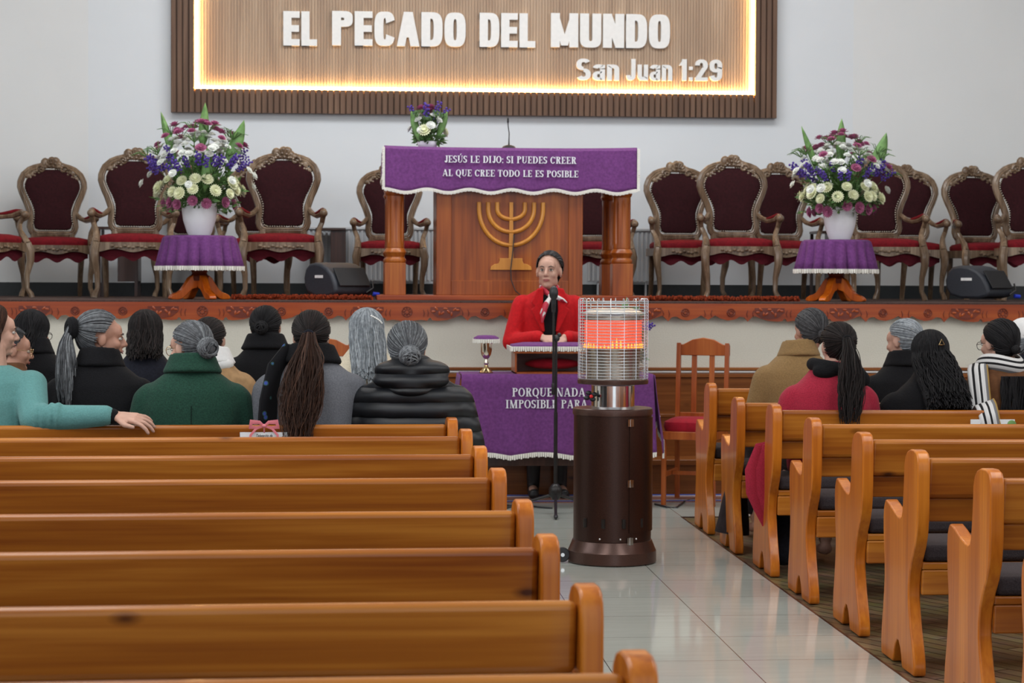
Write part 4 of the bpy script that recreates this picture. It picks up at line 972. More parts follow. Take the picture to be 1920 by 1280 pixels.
for i in range(4):
    a = PI / 2 * i + .5; q.ell(vc + Vector((.022 * math.cos(a), -.01, .018 * math.sin(a))), (.016, .008, .012), 8, 5)
q.build('valve_knob', 'black_plastic', t); q = MB(); q.ell(vc + Vector((0, -.034, 0)), (.009, .006, .009), 8, 6); q.build('valve_cap', 'red_valve', t)
q = MB(); q.lathe([(.001, -.012), (.033, -.012), (.037, -.008), (.037, .008), (.033, .012), (.001, .012)], n=24)
o = q.build('wheel', 'black_plastic', t); o.rotation_euler = (PI / 2, 0, 0); o.location = (hr(-95), -.02, .039)
q = MB(); q.tube([(hr(-95), -.036, .039), (hr(-95), -.030, .039)], .010, 10); h_ = q.build('wheel_hub', 'chrome', t)
q = MB(); q.tube([(hr(-95), -.0, .04), (hr(-82), 0, .04)], .008, 6); q.build('axle', 'dark_metal', t)
# ================================================================ FRONT TABLE and its things
YT = 12.95; tx0, tx1 = X_(866, YT), X_(1226, YT); tw = (tx1 - tx0) / 2; tc = (tx0 + tx1) / 2; ht = Z_(1000, 703, YT)
YTB = YT + .40
t = thing('speaking_table', 'wooden table under a purple cloth, brown panel visible below the fringe', 'table', (tc, YT, 0))
q = MB(); q.box(-tw + .01, tw - .01, .012, .40, ht - .035, ht - .006); q.build('table_top', 'panel_wood', t, bevel=.003)
q = MB(); q.box(-tw + .17, tw - .17, .07, .09, Z_(1000, 873, YT + .07), ht - .036); q.build('front_panel', 'dark_brown_wood', t, bevel=.002)
for sx in (-1, 1):
    for y in (.05, .36): q = MB(); q.box(sx * (tw - .06) - .02, sx * (tw - .06) + .02, y - .02, y + .02, 0, ht - .036); q.build('leg', 'dark_brown_wood', t, bevel=.002)
cl = thing('table_cloth', 'purple cloth with scalloped white fringe and white lettering over the front table', 'tablecloth', (tc, YT, ht))
zlow = Z_(1000, 851, YT) - ht
def fcf(u, v):
    x = -tw + 2 * tw * u; lowz = zlow - .012 + .022 * abs(math.sin(PI * (u * 3.2 + .16)))
    if v < .3: k = v / .3; return (x, .395 * (1 - k), .004)
    k = (v - .3) / .7; return (x * (1 + .035 * k), -.004 - .02 * k - .006 * k * math.sin(u * 26) - .004 * math.sin(u * 61) * k, lowz * k)
q = MB(); q.sheet(fcf, 90, 24); q.build('cloth_panel', 'purple_cloth', cl, solid=.004)
q = MB(); fringe_strip(q, [fcf(i / 90, 1.0) for i in range(91)], .026); q.build('fringe', 'fringe', cl, smooth=False)
for s in (-1, 1):      # pointed side drapes
    def sf(u, v):
        lz = (zlow * (1.0 if u < .12 else .55 + .35 * abs(2 * u - 1.1)))
        return (s * (tw + .008 + .055 * v + .012 * v * math.sin(u * 14)), -.004 + .41 * u, lz * v)
    q = MB(); q.sheet(sf, 40, 12); q.build('side_drape', 'purple_cloth', cl, solid=.004)
    q = MB(); fringe_strip(q, [sf(i / 40, 1) for i in range(41)], .028); q.build('fringe', 'fringe', cl, smooth=False)
for txt, a, b, y1, y0 in (('PORQUE NADA', 961, 1098, 727, 743), ('IMPOSIBLE PARA', 949, 1102, 749.5, 765)):
    yy = YT - .02; o = lettering(txt, Z_(1000, y1, yy) - Z_(1000, y0, yy), X_(b, yy) - X_(a, yy), .006, .20, .07, True, 2.0, .10).build('printed_text', 'print_letter', cl, smooth=False)
    o.location = (X_(a, yy) - tc, -.022, Z_(a, y0, yy) - ht)
# chalice with pall
yc = YT + .13; x = X_(912, yc)
t = thing('chalice', 'small shiny gold-footed metal chalice at the left end of the front table', 'chalice', (x, yc, ht + .007))
q = MB(); q.lathe([(.001, 0), (.043, 0), (.044, .006), (.030, .018), (.016, .035), (.011, .05), (.001, .05)]); q.build('foot', 'gold', t)
q = MB(); q.lathe([(.010, .05), (.016, .062), (.010, .074), (.009, .09), (.001, .09), (.001, .05)]); q.build('stem', 'silver', t)
hc = Z_(912, 637, yc) - ht - .012
q = MB(); q.lathe([(.008, .088), (.018, .095), (.030, .115), (.036, .14), (.038, hc), (.035, hc), (.033, .14), (.02, .105), (.001, .10)]); q.build('cup', 'silver', t)
t = thing('chalice_cover', 'small stiff purple cover with white fringe lying on top of the chalice', 'cover', (x, yc, ht + .007 + hc + .001))
q = MB(); q.lathe([(.001, 0), (.082, 0), (.084, .006), (.078, .020), (.055, .032), (.001, .035)], n=30); q.build('pad', 'purple_cloth', t)
q = MB(); fringe_strip(q, [(.083 * math.cos(2 * PI * i / 40), .083 * math.sin(2 * PI * i / 40), .006) for i in range(41)], .020, .004); q.build('fringe', 'fringe', t, smooth=False)
# lectern stand with cushion
yl = YT + .04; lx0, lx1 = X_(966, yl), X_(1118, yl); lw = (lx1 - lx0) / 2; lc = (lx0 + lx1) / 2; lh = Z_(1040, 655, yl) - ht
t = thing('book_stand', 'reddish wooden tabletop lectern box on the purple-covered table', 'lectern', (lc, yl + .005, ht + .007))
for sx in (-1, 1):
    q = MB(); q.prism([(.0, 0), (.30, 0), (.30, lh - .012), (.0, lh - .03)], sx * lw - .012 if sx > 0 else -lw, sx * lw if sx > 0 else -lw + .012, 'yz'); q.build('side_panel', 'chair_pine', t, smooth=False)
q = MB(); q.box(-lw + .012, lw - .012, .285, .30, 0, lh - .014); q.build('back_panel', 'dark_red_wood', t, smooth=False)
q = MB(); q.box(-lw, lw, .0, .30, -.001, .008); q.build('bottom', 'chair_pine', t, smooth=False)
q = MB(); q.add([(-lw - .01, -.02, lh - .031), (lw + .01, -.02, lh - .031), (lw + .01, .31, lh - .008), (-lw - .01, .31, lh - .008), (-lw - .01, -.02, lh - .018), (lw + .01, -.02, lh - .018), (lw + .01, .31, lh + .005), (-lw - .01, .31, lh + .005)],
               [(0, 3, 2, 1), (4, 5, 6, 7), (0, 1, 5, 4), (1, 2, 6, 5), (2, 3, 7, 6), (3, 0, 4, 7)]); q.build('sloping_top', 'chair_pine', t, smooth=False)
q = MB(); q.ell((0, .17, .05), (lw * .7, .05, .035)); q.build('folded_red_cloth', 'red_cloth', None)
o = C.objects[-1]; tag(o, 'folded dark red cloth tucked inside the wooden lectern box', 'cloth'); o.location = (lc, yl, ht + .013)
t = thing('lectern_cushion', 'flat purple cushion with white fringe on top of the wooden lectern box', 'cushion', (lc, yl + .005, ht + .007 + lh + .004))
q = MB(); q.rings([[(lw * 1.08 * k * math.copysign(abs(math.cos(a)) ** .3, math.cos(a)), .145 + .17 * k * math.copysign(abs(math.sin(a)) ** .3, math.sin(a)), z) for a in [2 * PI * i / 48 for i in range(48)]] for k, z in ((.97, -.008), (1, .0), (.97, .016), (.7, .028), (.02, .03))])
q.build('cushion_body', 'purple_cloth', t)
q = MB(); fringe_strip(q, [(lw * 1.1 * (-1 + 2 * i / 40), -.03, .004) for i in range(41)], .026); fringe_strip(q, [(-lw * 1.1, -.03 + .34 * i / 20, .004) for i in range(21)], .026); q.build('fringe', 'fringe', t, smooth=False)
# flowers on the table's right end, behind the heater
yv = YT + .2
arrangement('flower arrangement in a white vase on the front table, mostly behind the heater', (X_(1180, yv), yv, ht + .008), .125, .30, .06, .12, 33,
            [('cream_bloom', 4, .02, .2, .8), ('violet_sprig', 7, .2, .5, .9), ('mauve_bloom', 6, .35, .75, .85), ('white_bloom', 8, .3, .8, .8)], [(-.05, 0, .25, .46, .02, .028), (.04, 0, .2, .40, .02, .03), (-.02, -.03, .25, .48, -.0, .02)], foliage_n=60)
# mic stand
ys = 12.62; x = X_(1043, ys)
t = thing('microphone_stand', 'black tripod microphone stand on the floor between the heater and the purple table', 'stand', (x, ys, 0))
hub = .135
q = MB(); q.lathe([(.001, hub - .05), (.022, hub - .05), (.04, hub - .02), (.04, hub + .02), (.02, hub + .045), (.001, hub + .05)], n=16); q.build('hub', 'dark_metal', t)
for az in (-95, 25, 160):
    a = math.radians(az); q = MB(); L = .33; q.tube([(.02 * math.cos(a), .02 * math.sin(a), hub - .02), (L * math.cos(a), L * math.sin(a), .018)], .009, 8); l_ = q.build('leg', 'dark_metal', t)
    q = MB(); q.cap(((L - .01) * math.cos(a), (L - .01) * math.sin(a), .02), ((L + .015) * math.cos(a), (L + .015) * math.sin(a), .014), .013, .012, 8); q.build('rubber_foot', 'black_plastic', l_)
zc_ = Z_(1045, 634, ys)
q = MB(); q.tube([(0, 0, hub), (0, 0, zc_)], .009, 10); q.tube([(0, 0, hub + .03), (0, 0, .62)], .012, 10); q.build('pole', 'dark_metal', t)
q = MB(); q.ell((0, -.012, zc_), (.022, .03, .022)); q.ell((.018, -.012, zc_ + .02), (.014, .014, .014)); q.build('boom_clutch', 'black_plastic', t)
bx = X_(1037, ys) - x; q = MB(); q.tube([(bx, -.035, Z_(1037, 733, ys)), (bx, -.035, Z_(1037, 580, ys))], .007, 8); q.cap((bx, -.035, Z_(1037, 737, ys)), (bx, -.035, Z_(1037, 720, ys)), .011, .011, 8); q.build('boom', 'dark_metal', t)
q = MB(); q.tube([(bx, -.035, Z_(1037, 585, ys)), (bx, -.04, Z_(1037, 562, ys))], [.012, .016], 10); q.build('microphone_clip', 'black_plastic', t)
t2 = thing('microphone', 'black foam-headed microphone clipped at the top of the stand in front of the woman', 'microphone', (x + bx, ys - .04, Z_(1037, 562, ys)))
q = MB(); q.tube([(0, 0, -.06), (0, 0, -.0), (0, 0, .01)], [.011, .014, .014], 12); q.build('handle', 'dark_metal', t2)
q = MB(); q.ell((0, 0, .042), (.028, .028, .045), 14, 10); q.build('foam_head', 'black_plastic', t2)
# cables on the floor
q = MB(); z = .006
def fl(px, py):
    y = F * HC / (py - 525 - .004 * (px - 662)); return (X_(px, y) if False else at(px, py, y).x, y, z)
q.tube([fl(1228, 951), fl(1250, 957), fl(1268, 958), fl(1277, 952), fl(1284, 946), fl(1310, 941), fl(1330, 940)], .006, 6)
tag(q.build('floor_cable', 'black_plastic'), 'black cable curving over the floor to the right of the heater', 'cable')
q = MB(); q.tube([fl(945, 950), fl(965, 953), fl(985, 951), fl(1010, 955), fl(1035, 957)], .006, 6)
tag(q.build('floor_cable', 'black_plastic'), 'black cable on the floor left of the microphone stand foot', 'cable')
# striped runner in front of the stage step
q = MB(); y0, y1 = 13.22, 13.64
t = thing('striped_runner', 'brown carpet runner with blue and white striped borders along the stage step', 'rug', (0, 0, 0))
q.box(X_(700, 13.3), X_(1700, 13.3), y0, y1, .001, .008); q.build('runner_body', 'rug_brown', t, smooth=False)
for a, b, m_ in ((y0, y0 + .05, 'rug_blue'), (y0 + .05, y0 + .075, 'rug_white'), (y1 - .12, y1 - .09, 'rug_white'), (y1 - .06, y1 - .0, 'rug_blue')):
    q = MB(); q.box(X_(700, 13.3), X_(1700, 13.3), a, b, .008, .0095); q.build('border_stripe', m_, t, smooth=False)
# ---- slat-back wooden chairs
def make_slat_chair():
    t = thing('wooden_chair', 'x', 'chair'); w = .205
    for s in (-1, 1):
        q = MB(); q.prism([(.16, 0), (.20, 0), (.185, .46), (.225, .97), (.195, .98), (.15, .46)], s * w - .018, s * w + .018, 'yz'); q.build('rear_post', 'chair_pine', t, bevel=.004)
        q = MB(); q.box(s * w - .018, s * w + .018, -.22, -.185, 0, .44); q.build('front_leg', 'chair_pine', t, bevel=.004)
        q = MB(); q.box(s * w - .012, s * w + .012, -.185, .16, .17, .20); q.build('side_stretcher', 'chair_pine', t, bevel=.003)
        q = MB(); q.prism([(.19, .54), (.205, .54), (.225, .92), (.21, .92)], s * .075 - .022, s * .075 + .022, 'yz'); q.build('back_slat', 'chair_pine', t, bevel=.003)
    q = MB(); pts = [(-w - .02, .90), (w + .02, .90), (w + .02, .965), (w - .04, .97), (.09, 1.0), (0, 1.012), (-.09, 1.0), (-w + .04, .97), (-w - .02, .965)]
    q.prism(pts, .20, .228, 'xz'); q.build('top_rail', 'chair_pine', t, bevel=.004)
    q = MB(); q.box(-w + .018, w - .018, .165, .19, .50, .545); q.build('lower_rail', 'chair_pine', t, bevel=.003)
    q = MB(); q.box(-w - .018, w + .018, -.225, .16, .40, .45); q.build('seat', 'chair_pine', t, bevel=.004)
    q = MB(); q.box(-w + .018, w - .018, -.03, -.01, .17, .195); q.build('cross_stretcher', 'chair_pine', t, bevel=.003)
    q = MB(); q.rings([[(.235 * k * math.copysign(abs(math.cos(a)) ** .5, math.cos(a)), -.03 + .19 * k * math.copysign(abs(math.sin(a)) ** .5, math.sin(a)), z) for a in [2 * PI * i / 36 for i in range(36)]] for k, z in ((.95, .451), (1.0, .475), (.97, .505), (.75, .525), (.05, .53))])
    q.build('seat_pad', 'red_cloth', t)
    return t
yk = 13.35
p = make_slat_chair(); p.location = (X_(1316, yk) - .06, yk - .25 + .1, 0); p.rotation_euler = (0, 0, math.radians(-22)); s = Z_(1312, 633, yk) / 1.012; p.scale = (.78, 1, s)
p['label'] = 'wooden slat-back chair with red seat pad at the right of the front table'; p['group'] = 'wooden slat-back chairs before the stage'
c2 = dup(p, (X_(615, 13.0), 12.95, 0), math.radians(5), 'wooden slat-back chair glimpsed between the ponytailed woman and the silver-haired one', scale=(.78, 1, s))
# ---- cards on pew backs
def card(pew, px0, px1, pyt, pyb, Y, lab, bow):
    x0, x1 = X_(px0, Y), X_(px1, Y); z0, z1 = Z_(px0, pyb, Y), Z_(px0, pyt, Y); w = (x1 - x0)
    t = thing('reserved_card', lab, 'card', (x0, Y, z0)); h = z1 - z0; full = h * 2.2
    q = MB(); q.box(0, w, -.003, 0, h - full, h); q.build('card_sheet', 'card_paper', t, smooth=False)
    if bow:
        o = font_text('handwriting', 'Delegación de', .020, w * .34, .0008, 'ink', t, 0, .35); o.location = (w * .33, -.004, h * .42 - .006)
        q = MB(); c = Vector((w * .50, -.012, h + .028))
        for s in (-1, 1):
            q.tube([c, c + Vector((s * .02, -.004, .016)), c + Vector((s * .055, -.004, .018)), c + Vector((s * .06, 0, -.006)), c + Vector((s * .03, .0, -.008)), c], [.004, .009, .013, .011, .007, .004], 6, flat=.35)
            q.tube([c, c + Vector((s * .035, -.0, -.012)), c + Vector((s * .058, -.0, -.04)), c + Vector((s * .064, 0, -.075))], [.004, .006, .006, .006], 6, flat=.3)
        q.ell(c, (.010, .008, .009)); q.tube([c, (w * .50, -.002, h), (w * .5, .0, h - .001)], [.004, .004, .004], 6); q.build('ribbon_bow', 'pink_ribbon', t)
    else:
        q = MB(); q.ell((w * .93, -.004, h * .55), (.022, .002, .02)); q.build('leaf_print', 'leaf_light', t)
card(LP[7], 450, 541, 810, 826, LY[7] - .002, 'white card with handwriting and a pink ribbon bow on the pew back, centre left', True)
card(RP[5], 1822, 1905, 786, 806, RYS[5] + .008, 'white card hung on the pew back under the striped scarf at right', False)
# ================================================================ PEOPLE
def eld(M, c, r): return M, c, r
def head_pieces(q, H, s=1.0):
    """H: matrix at head centre, facing +Y"""
    k = q.M; q.M = k @ H @ Matrix.Scale(s, 4)
    q.ell((0, -.014, .030), (.074, .090, .082), 20, 14); q.ell((0, .028, -.025), (.060, .060, .078), 18, 12)
    q.ell((0, .044, -.078), (.036, .036, .028)); q.ell((0, .064, .030), (.052, .026, .040)); q.cap((-.032, .078, .022), (.032, .078, .022), .011, .011)
    q.cap((0, .086, .012), (0, .106, -.022), .008, .0125); q.ell((-.011, .094, -.027), (.008, .010, .007)); q.ell((.011, .094, -.027), (.008, .010, .007))
    for s_ in (-1, 1):
        q.ell((s_ * .036, .062, -.022), (.022, .022, .022)); q.ell((s_ * .074, -.002, -.005), (.010, .020, .031), 10, 8, Matrix.Rotation(-s_ * .35, 3, 'Z')); q.ell((s_ * .041, .02, -.058), (.020, .035, .028))
    q.ell((0, .083, -.050), (.024, .014, .012)); q.ell((0, .076, -.083), (.018, .016, .014))
    q.M = k
def face_bits(par, Hm, s=1.0, glasses=False):
    def A(q): q.M = Hm @ Matrix.Scale(s, 4); return q
    for s_ in (-1, 1):
        q = A(MB()); q.ell((s_ * .029, .0785, .004), (.0125, .0105, .0075), 12, 8); e = q.build('eye', 'eye_white', par)
        q = A(MB()); q.ell((s_ * .029 - .001, .0875, .004), (.0052, .0025, .0055), 10, 6); q.build('iris', 'iris', e)
        q = A(MB()); q.tube([(s_ * .014, .0925, .022), (s_ * .03, .0915, .027), (s_ * .046, .080, .022)], [.0025, .0032, .0015], 6); q.build('eyebrow', 'brow', par)
        q = A(MB()); q.tube([(s_ * .017, .089, .006), (s_ * .03, .0895, .0115), (s_ * .042, .082, .006)], [.0012, .002, .0012], 6); q.build('eyelid', 'brow', par)
    q = A(MB()); q.tube([(-.022, .090, -.052), (-.01, .0975, -.0495), (0, .0985, -.051), (.01, .0975, -.0495), (.022, .090, -.052)], [.001, .003, .0032, .003, .001], 6)
    q.tube([(-.018, .090, -.0555), (0, .0965, -.0585), (.018, .090, -.0555)], [.001, .004, .001], 6); q.build('lips', 'lip', par)
def glasses_bits(par, Hm, s=1.0, mat='gold'):
    q = MB(Hm @ Matrix.Scale(s, 4))
    for s_ in (-1, 1):
        q.tube([(s_ * .031 + .024 * math.cos(a), .104 - .006 * abs(math.cos(a)), .0 + .020 * math.sin(a)) for a in [2 * PI * i / 18 for i in range(18)]], .0016, 6, closed=True)
        q.tube([(s_ * .055, .100, .006), (s_ * .072, .06, .006), (s_ * .078, -.005, .006)], .0015, 6)
    q.tube([(-.007, .103, .002), (0, .106, .004), (.007, .103, .002)], .0015, 6); q.build('glasses', mat, par)
def sl(a, b, t):      # slerp of directions
    a = a.normalized(); b = b.normalized(); w = a.angle(b, 0)
    if w < 1e-4: return a
    if w > 3.0: b = (b + Vector((.1, .1, .1))).normalized(); w = a.angle(b)
    return (a * math.sin((1 - t) * w) + b * math.sin(t * w)) / math.sin(w)
HC_ = Vector((0, -.018, .034)); HR = Vector((.085, .098, .088))
def onhead(d, k=1.0): return HC_ + Vector((d.x * HR.x, d.y * HR.y, d.z * (HR.z if d.z > 0 else .118))) * k
def hairy(d):        # is this direction covered with hair?
    return d.y < .30 + .62 * max(0, d.z) - (.35 if d.z < -.05 else 0) and d.z > (-.93 if d.y < -.1 else -.6)
def strand_set(q, paths, r0, r1, rnd, n=4):
    for pth in paths:
        m = len(pth); q.m = rnd.choice((0, 0, 1)); q.tube(pth, [r0 + (r1 - r0) * (i / (m - 1)) for i in range(m)], n)
    q.m = 0
def hair(par, Hm, style, col, s=1.0, seed=1, tie=(0, -1, .05), length=.4, lean=(0, 0, 0), bunr=.045, thick=1.0, tiecol='black_plastic', back=.10, wave=.012, taper=.6, tailcol=None):
    """hair as a cap of combed strands plus bun, ponytail, bob or long hair; all in head space"""
    rnd = random.Random(seed); mats = [col, col + '_b']; M = Hm @ Matrix.Scale(s, 4)
    q = MB(M); nu, nv = 36, 22; grid = {}; vs = []; fs = []
    for j in range(nv + 1):
        for i in range(nu):
            t = PI * j / nv * .86; a = 2 * PI * i / nu; d = Vector((math.sin(t) * math.cos(a), math.sin(t) * math.sin(a), math.cos(t))); grid[(i, j)] = (len(vs), hairy(d)); vs.append(onhead(d, .985))
    for j in range(nv):
        for i in range(nu):
            c = [grid[(i, j)], grid[((i + 1) % nu, j)], grid[((i + 1) % nu, j + 1)], grid[(i, j + 1)]]
            if all(x[1] for x in c): fs.append(tuple(x[0] for x in c))
    q.add(vs, fs); T = Vector(tie).normalized(); paths = []
    fall = style in ('bob', 'long')
    if not fall:
        for i in range(520):
            d = Vector((rnd.gauss(0, 1), rnd.gauss(0, 1), rnd.gauss(0, 1))).normalized()
            if not hairy(d) or d.z < -.7: continue
            if rnd.random() < .6:       # start at the hairline
                for k in range(12):
                    e = (d + Vector((0, .08, 0))).normalized()
                    if hairy(e): d = e
                    else: break
            kk = rnd.uniform(.99, 1.025); paths.append([onhead(sl(d, T, u), kk + .02 * math.sin(PI * u)) for u in [j / 8 for j in range(9)]])
        strand_set(q, paths, .0026, .0022, rnd)
    else:
        for i in range(760):
            a = rnd.uniform(0, 2 * PI); part = Vector((rnd.uniform(-.12, .12), rnd.uniform(-.5, .55), 1)).normalized()
            e = Vector((math.cos(a), math.sin(a), rnd.uniform(-.45, -.1))).normalized()
            if e.y > .25 : e.y = .25 * rnd.uniform(.2, 1); e.x = math.copysign(max(.8, abs(e.x)), e.x); e.normalize()
            kk = rnd.uniform(.99, 1.06); pth = [onhead(sl(part, e, u), kk) for u in [j / 8 for j in range(9)]]
            p = pth[-1]; L = length * rnd.uniform(.82, 1.0); w0 = rnd.uniform(0, 6)
            dn = max(0, L - (.115 + 0))
            for j in range(1, 8):
                u = j / 7; pth.append(Vector((p.x * (1 - .12 * u * taper) + wave * math.sin(w0 + u * 7) + lean[0] * u, (p.y - .01 * u - back * u * .3 + lean[1] * u) if p.y < .02 else p.y, p.z - dn * u)))
            paths.append(pth)
        strand_set(q, paths, .0032, .0024, rnd)
    base = q.build('hair', mats, par)
    Tp = onhead(T, 1.03)
    if style == 'bun':
        q = MB(M); c = Tp + T * bunr * .55; q.ell(c, (bunr * .85,) * 3, 14, 10)
        for i in range(70):
            a = rnd.uniform(0, 2 * PI); n = Vector((rnd.gauss(0, .35), rnd.gauss(0, .35), rnd.gauss(0, .35))) + T; n.normalize(); u_ = n.orthogonal().normalized(); v_ = n.cross(u_); rr = bunr * rnd.uniform(.6, .98); off = n * bunr * rnd.uniform(-.3, .6)
            rr2 = math.sqrt(max(.1, 1 - (off.length / bunr) ** 2)) * bunr; q.m = rnd.choice((0, 0, 1))
            q.tube([c + off + (u_ * math.cos(a + k * .45) + v_ * math.sin(a + k * .45)) * rr2 for k in range(9)], .0042, 4)
        q.build('bun', mats, base)
    if style in ('pony', 'halfup'):
        q = MB(M); paths = []
        q.tube([Tp, Tp + T * .03], [.020, .020], 10)
        for i in range(int(380 * thick)):
            a = rnd.uniform(0, 2 * PI); rr = math.sqrt(rnd.random()); L = length * rnd.uniform(.72, 1.0) if rnd.random() < .8 else length * rnd.uniform(.5, 1.06); w0 = rnd.uniform(0, 6); sp = .062 * thick
            pth = []
            for j in range(12):
                u = j / 11; wdt = .014 + sp * math.sin(min(1, u * 1.15) * PI * .62) * (1 if u < .8 else 1 - (u - .8) * 1.6)
                zz = .03 * math.sin(min(1, u * 6) * PI) * (u < .17) - L * u
                pth.append(Tp + Vector((rr * math.cos(a) * wdt + lean[0] * u + wave * math.sin(w0 + u * 9) * u, T.y * .035 * min(1, u * 5) + rr * math.sin(a) * wdt * .6 - back * math.sin(min(1, u * 1.2) * PI / 2) * .5 + lean[1] * u, zz)))
            paths.append(pth)
        strand_set(q, paths, .0029, .0014, rnd); q.build('ponytail', [tailcol, tailcol + '_b'] if tailcol else mats, base)
        if tiecol:
            q = MB(M); c = Tp + T * .018; u_ = T.orthogonal().normalized(); v_ = T.cross(u_); rt = .021 if tiecol != 'scrunchie' else .03
            q.tube([c + (u_ * math.cos(a) + v_ * math.sin(a)) * rt for a in [2 * PI * i / 16 for i in range(16)]], .008 if tiecol != 'scrunchie' else .022, 8, closed=True); q.build('hair_tie', 'black_wool' if tiecol == 'scrunchie' else tiecol, base)
    return base
def hand_pieces(q, wr, fwd, up, s=1.0, side=1, curl=.35, spread=.16):
    """palm, four unequal bent fingers and a thumb; wr wrist point, fwd finger direction, up back-of-hand normal"""
    f = Vector(fwd).normalized(); u = Vector(up); u = (u - f * u.dot(f)).normalized(); r = f.cross(u) * side; w = Vector(wr)
    for i in range(4): q.cap(w + r * (-.012 + .008 * i) * s, w + f * .075 * s + r * (-.028 + .019 * i) * s + u * (.002 - .001 * abs(i - 1.5)) * s, .015 * s, .0115 * s, 8)
    for i, L in enumerate((.072, .083, .078, .060)):
        b = w + f * .078 * s + r * (-.029 + .0195 * i) * s; d = (f + r * (i - 1.3) * spread).normalized(); p = b; c = curl * .5
        for k, (seg, r0, r1) in enumerate(((.45, .0098, .0088), (.31, .0088, .0078), (.24, .0078, .0068))):
            dd = (d * math.cos(c) - u * math.sin(c)).normalized(); p2 = p + dd * L * seg * s; q.cap(p, p2, r0 * s, r1 * s, 8); p = p2; c += curl
    b = w + f * .02 * s - r * .024 * s; d = (f * .75 - r * .75 - u * .15).normalized(); q.cap(b, b + d * .042 * s, .0135 * s, .011 * s, 8); q.cap(b + d * .042 * s, b + (d + f * .5).normalized() * .072 * s, .0105 * s, .0082 * s, 8)
def rzm(a): return Matrix.Rotation(math.radians(a), 4, 'Z')
NP = [0]
def person(lab, px, pyt, Y, torso=0, head=None, tilt=0, pitch=8, wd=1.0, coat='black_wool', lower='dark_skirt', skin='skin', nk=.27, face=False, dx=0, collar=None, hs=1.0, lean=(0, 0), hoff=(0, 0), arms=True, vox=.013, depth=1.0, coatname='coat', hunch=.02, hide_lower=False, collar_r=.075):
    """seated figure facing +Y in its own frame; px,pyt = pixel of the top of the head"""
    head = torso if head is None else head
    P_ = at(px, pyt, Y); H = P_.z - .008; t = thing('person', lab, 'person', (P_.x - dx, Y, 0), math.radians(torso), None)
    sh = H - nk + .012; ho = Vector((hoff[0], hoff[1] + .03, 0)) + Vector((0, 0, 0))
    loc = Matrix.Translation((0, 0, 0))
    Hm = Matrix.Translation((ho.x + (rzm(-torso) @ Vector((dx, 0, 0))).x, ho.y + (rzm(-torso) @ Vector((dx, 0, 0))).y, H - .113 * hs)) @ rzm(head - torso) @ Matrix.Rotation(math.radians(tilt), 4, 'Y') @ Matrix.Rotation(math.radians(-pitch), 4, 'X')
    q = MB(); head_pieces(q, Hm, hs)
    hc = Hm.to_translation(); q.cap(hc + Vector((0, -.02, -.06)), (0, 0, sh), .052, .062)
    q.M = Matrix()
    q.ell((0, 0, sh - .16), (.13 * wd, .09, .15)); q.ell((0, .0, .72), (.12, .09, .2)); q.ell((0, .03, .56), (.14 * wd, .11, .10))
    for s in (-1, 1):
        q.cap((s * .08, .06, .555), (s * .10, .40, .535), .070, .055); q.cap((s * .10, .415, .52), (s * .10, .42, .10), .052, .036); q.cap((s * .10, .40, .05), (s * .10, .52, .035), .032, .026)
        if arms:
            q.cap((s * .165 * wd, 0, sh - .11), (s * .215 * wd, .03, sh - .32), .045, .038); q.cap((s * .215 * wd, .03, sh - .30), (s * .09, .27, .66), .036, .026)
            hand_pieces(q, (s * .085, .285, .655), (-s * .55, .85, -.1), (0, .1, 1), .95, -s)
    vx = .006 if face else .010
    q.build('body', skin, t, remesh=vx, sm=3)
    if face: face_bits(t, Hm, hs)
    q = MB()
    cs = coat
    def ring(z, rx, ry, yc, n=28, xc=0): return [(xc + rx * math.copysign(abs(math.cos(a)) ** .8, math.cos(a)), yc + ry * math.copysign(abs(math.sin(a)) ** .8, math.sin(a)), z) for a in [2 * PI * i / n for i in range(n)]]
    lx, ly = lean
    q.rings([ring(.480, .19 * wd, .15 * depth, .03), ring(.56, .195 * wd, .155 * depth, .02), ring(.70, .18 * wd, .14 * depth, .0), ring(sh - .22, .19 * wd, .14 * depth, -.005), ring(sh - .14, .200 * wd, .138 * depth, -.005),
             ring(sh - .07, .185 * wd, .122 * depth, -.01), ring(sh - .02, .145 * wd, .104, -.005), ring(sh + .02, .108, .090, .0), ring(sh + .055, .080, .078, .005), ring(sh + .085, .070, .072, .010)])
    for s in (-1, 1):
        q.ell((s * .160 * wd, -.0, sh - .095), (.074, .074, .062))
        if arms:
            q.cap((s * .178 * wd, 0, sh - .115), (s * .228 * wd, .02, sh - .32), .070, .061); q.cap((s * .228 * wd, .02, sh - .31), (s * .12, .24, .67), .058, .045)
    o = q.build(coatname, coat, t, remesh=vox, sm=6)
    q = MB()
    for s in (-1, 1): q.cap((s * .085, .09, .560), (s * .11, .42, .545), .090, .078)
    q.rings([[(.17 * k * math.cos(a), .435 + .10 * k2 * math.sin(a), z) for a in [2 * PI * i / 20 for i in range(20)]] for k, k2, z in ((1.0, .8, .55), (1.05, .75, .40), (1.1, .65, .22), (1.1, .55, .12))])
    q.build('skirt', lower, t, remesh=.02, sm=3)
    if collar:
        q = MB(); c = Vector((0, .008, sh + .055)); n = 26
        q.rings([[(collar_r / .075 * k * math.cos(a), .0 + collar_r / .075 * k * .93 * math.sin(a), sh + z - .014 * math.sin(a)) for a in [2 * PI * i / 32 for i in range(32)]] for k, z in ((.116, .005), (.120, .015), (.108, .040), (.093, .082), (.088, .094), (.080, .096), (.074, .085), (.070, .03))]); q.build('collar', collar, t, remesh=.009, sm=4)
    t['H'] = H; NP[0] += 1
    return t, Hm, sh, H
def clean(t):
    if 'H' in t: del t['H']
def tapeline(q, pts, w0, w1, nrm=(0, -1, 0), th=.012, n=8):
    q.tube(pts, [w0 + (w1 - w0) * i / (len(pts) - 1) for i in range(len(pts))], n, flat=th)
YA = 9.50
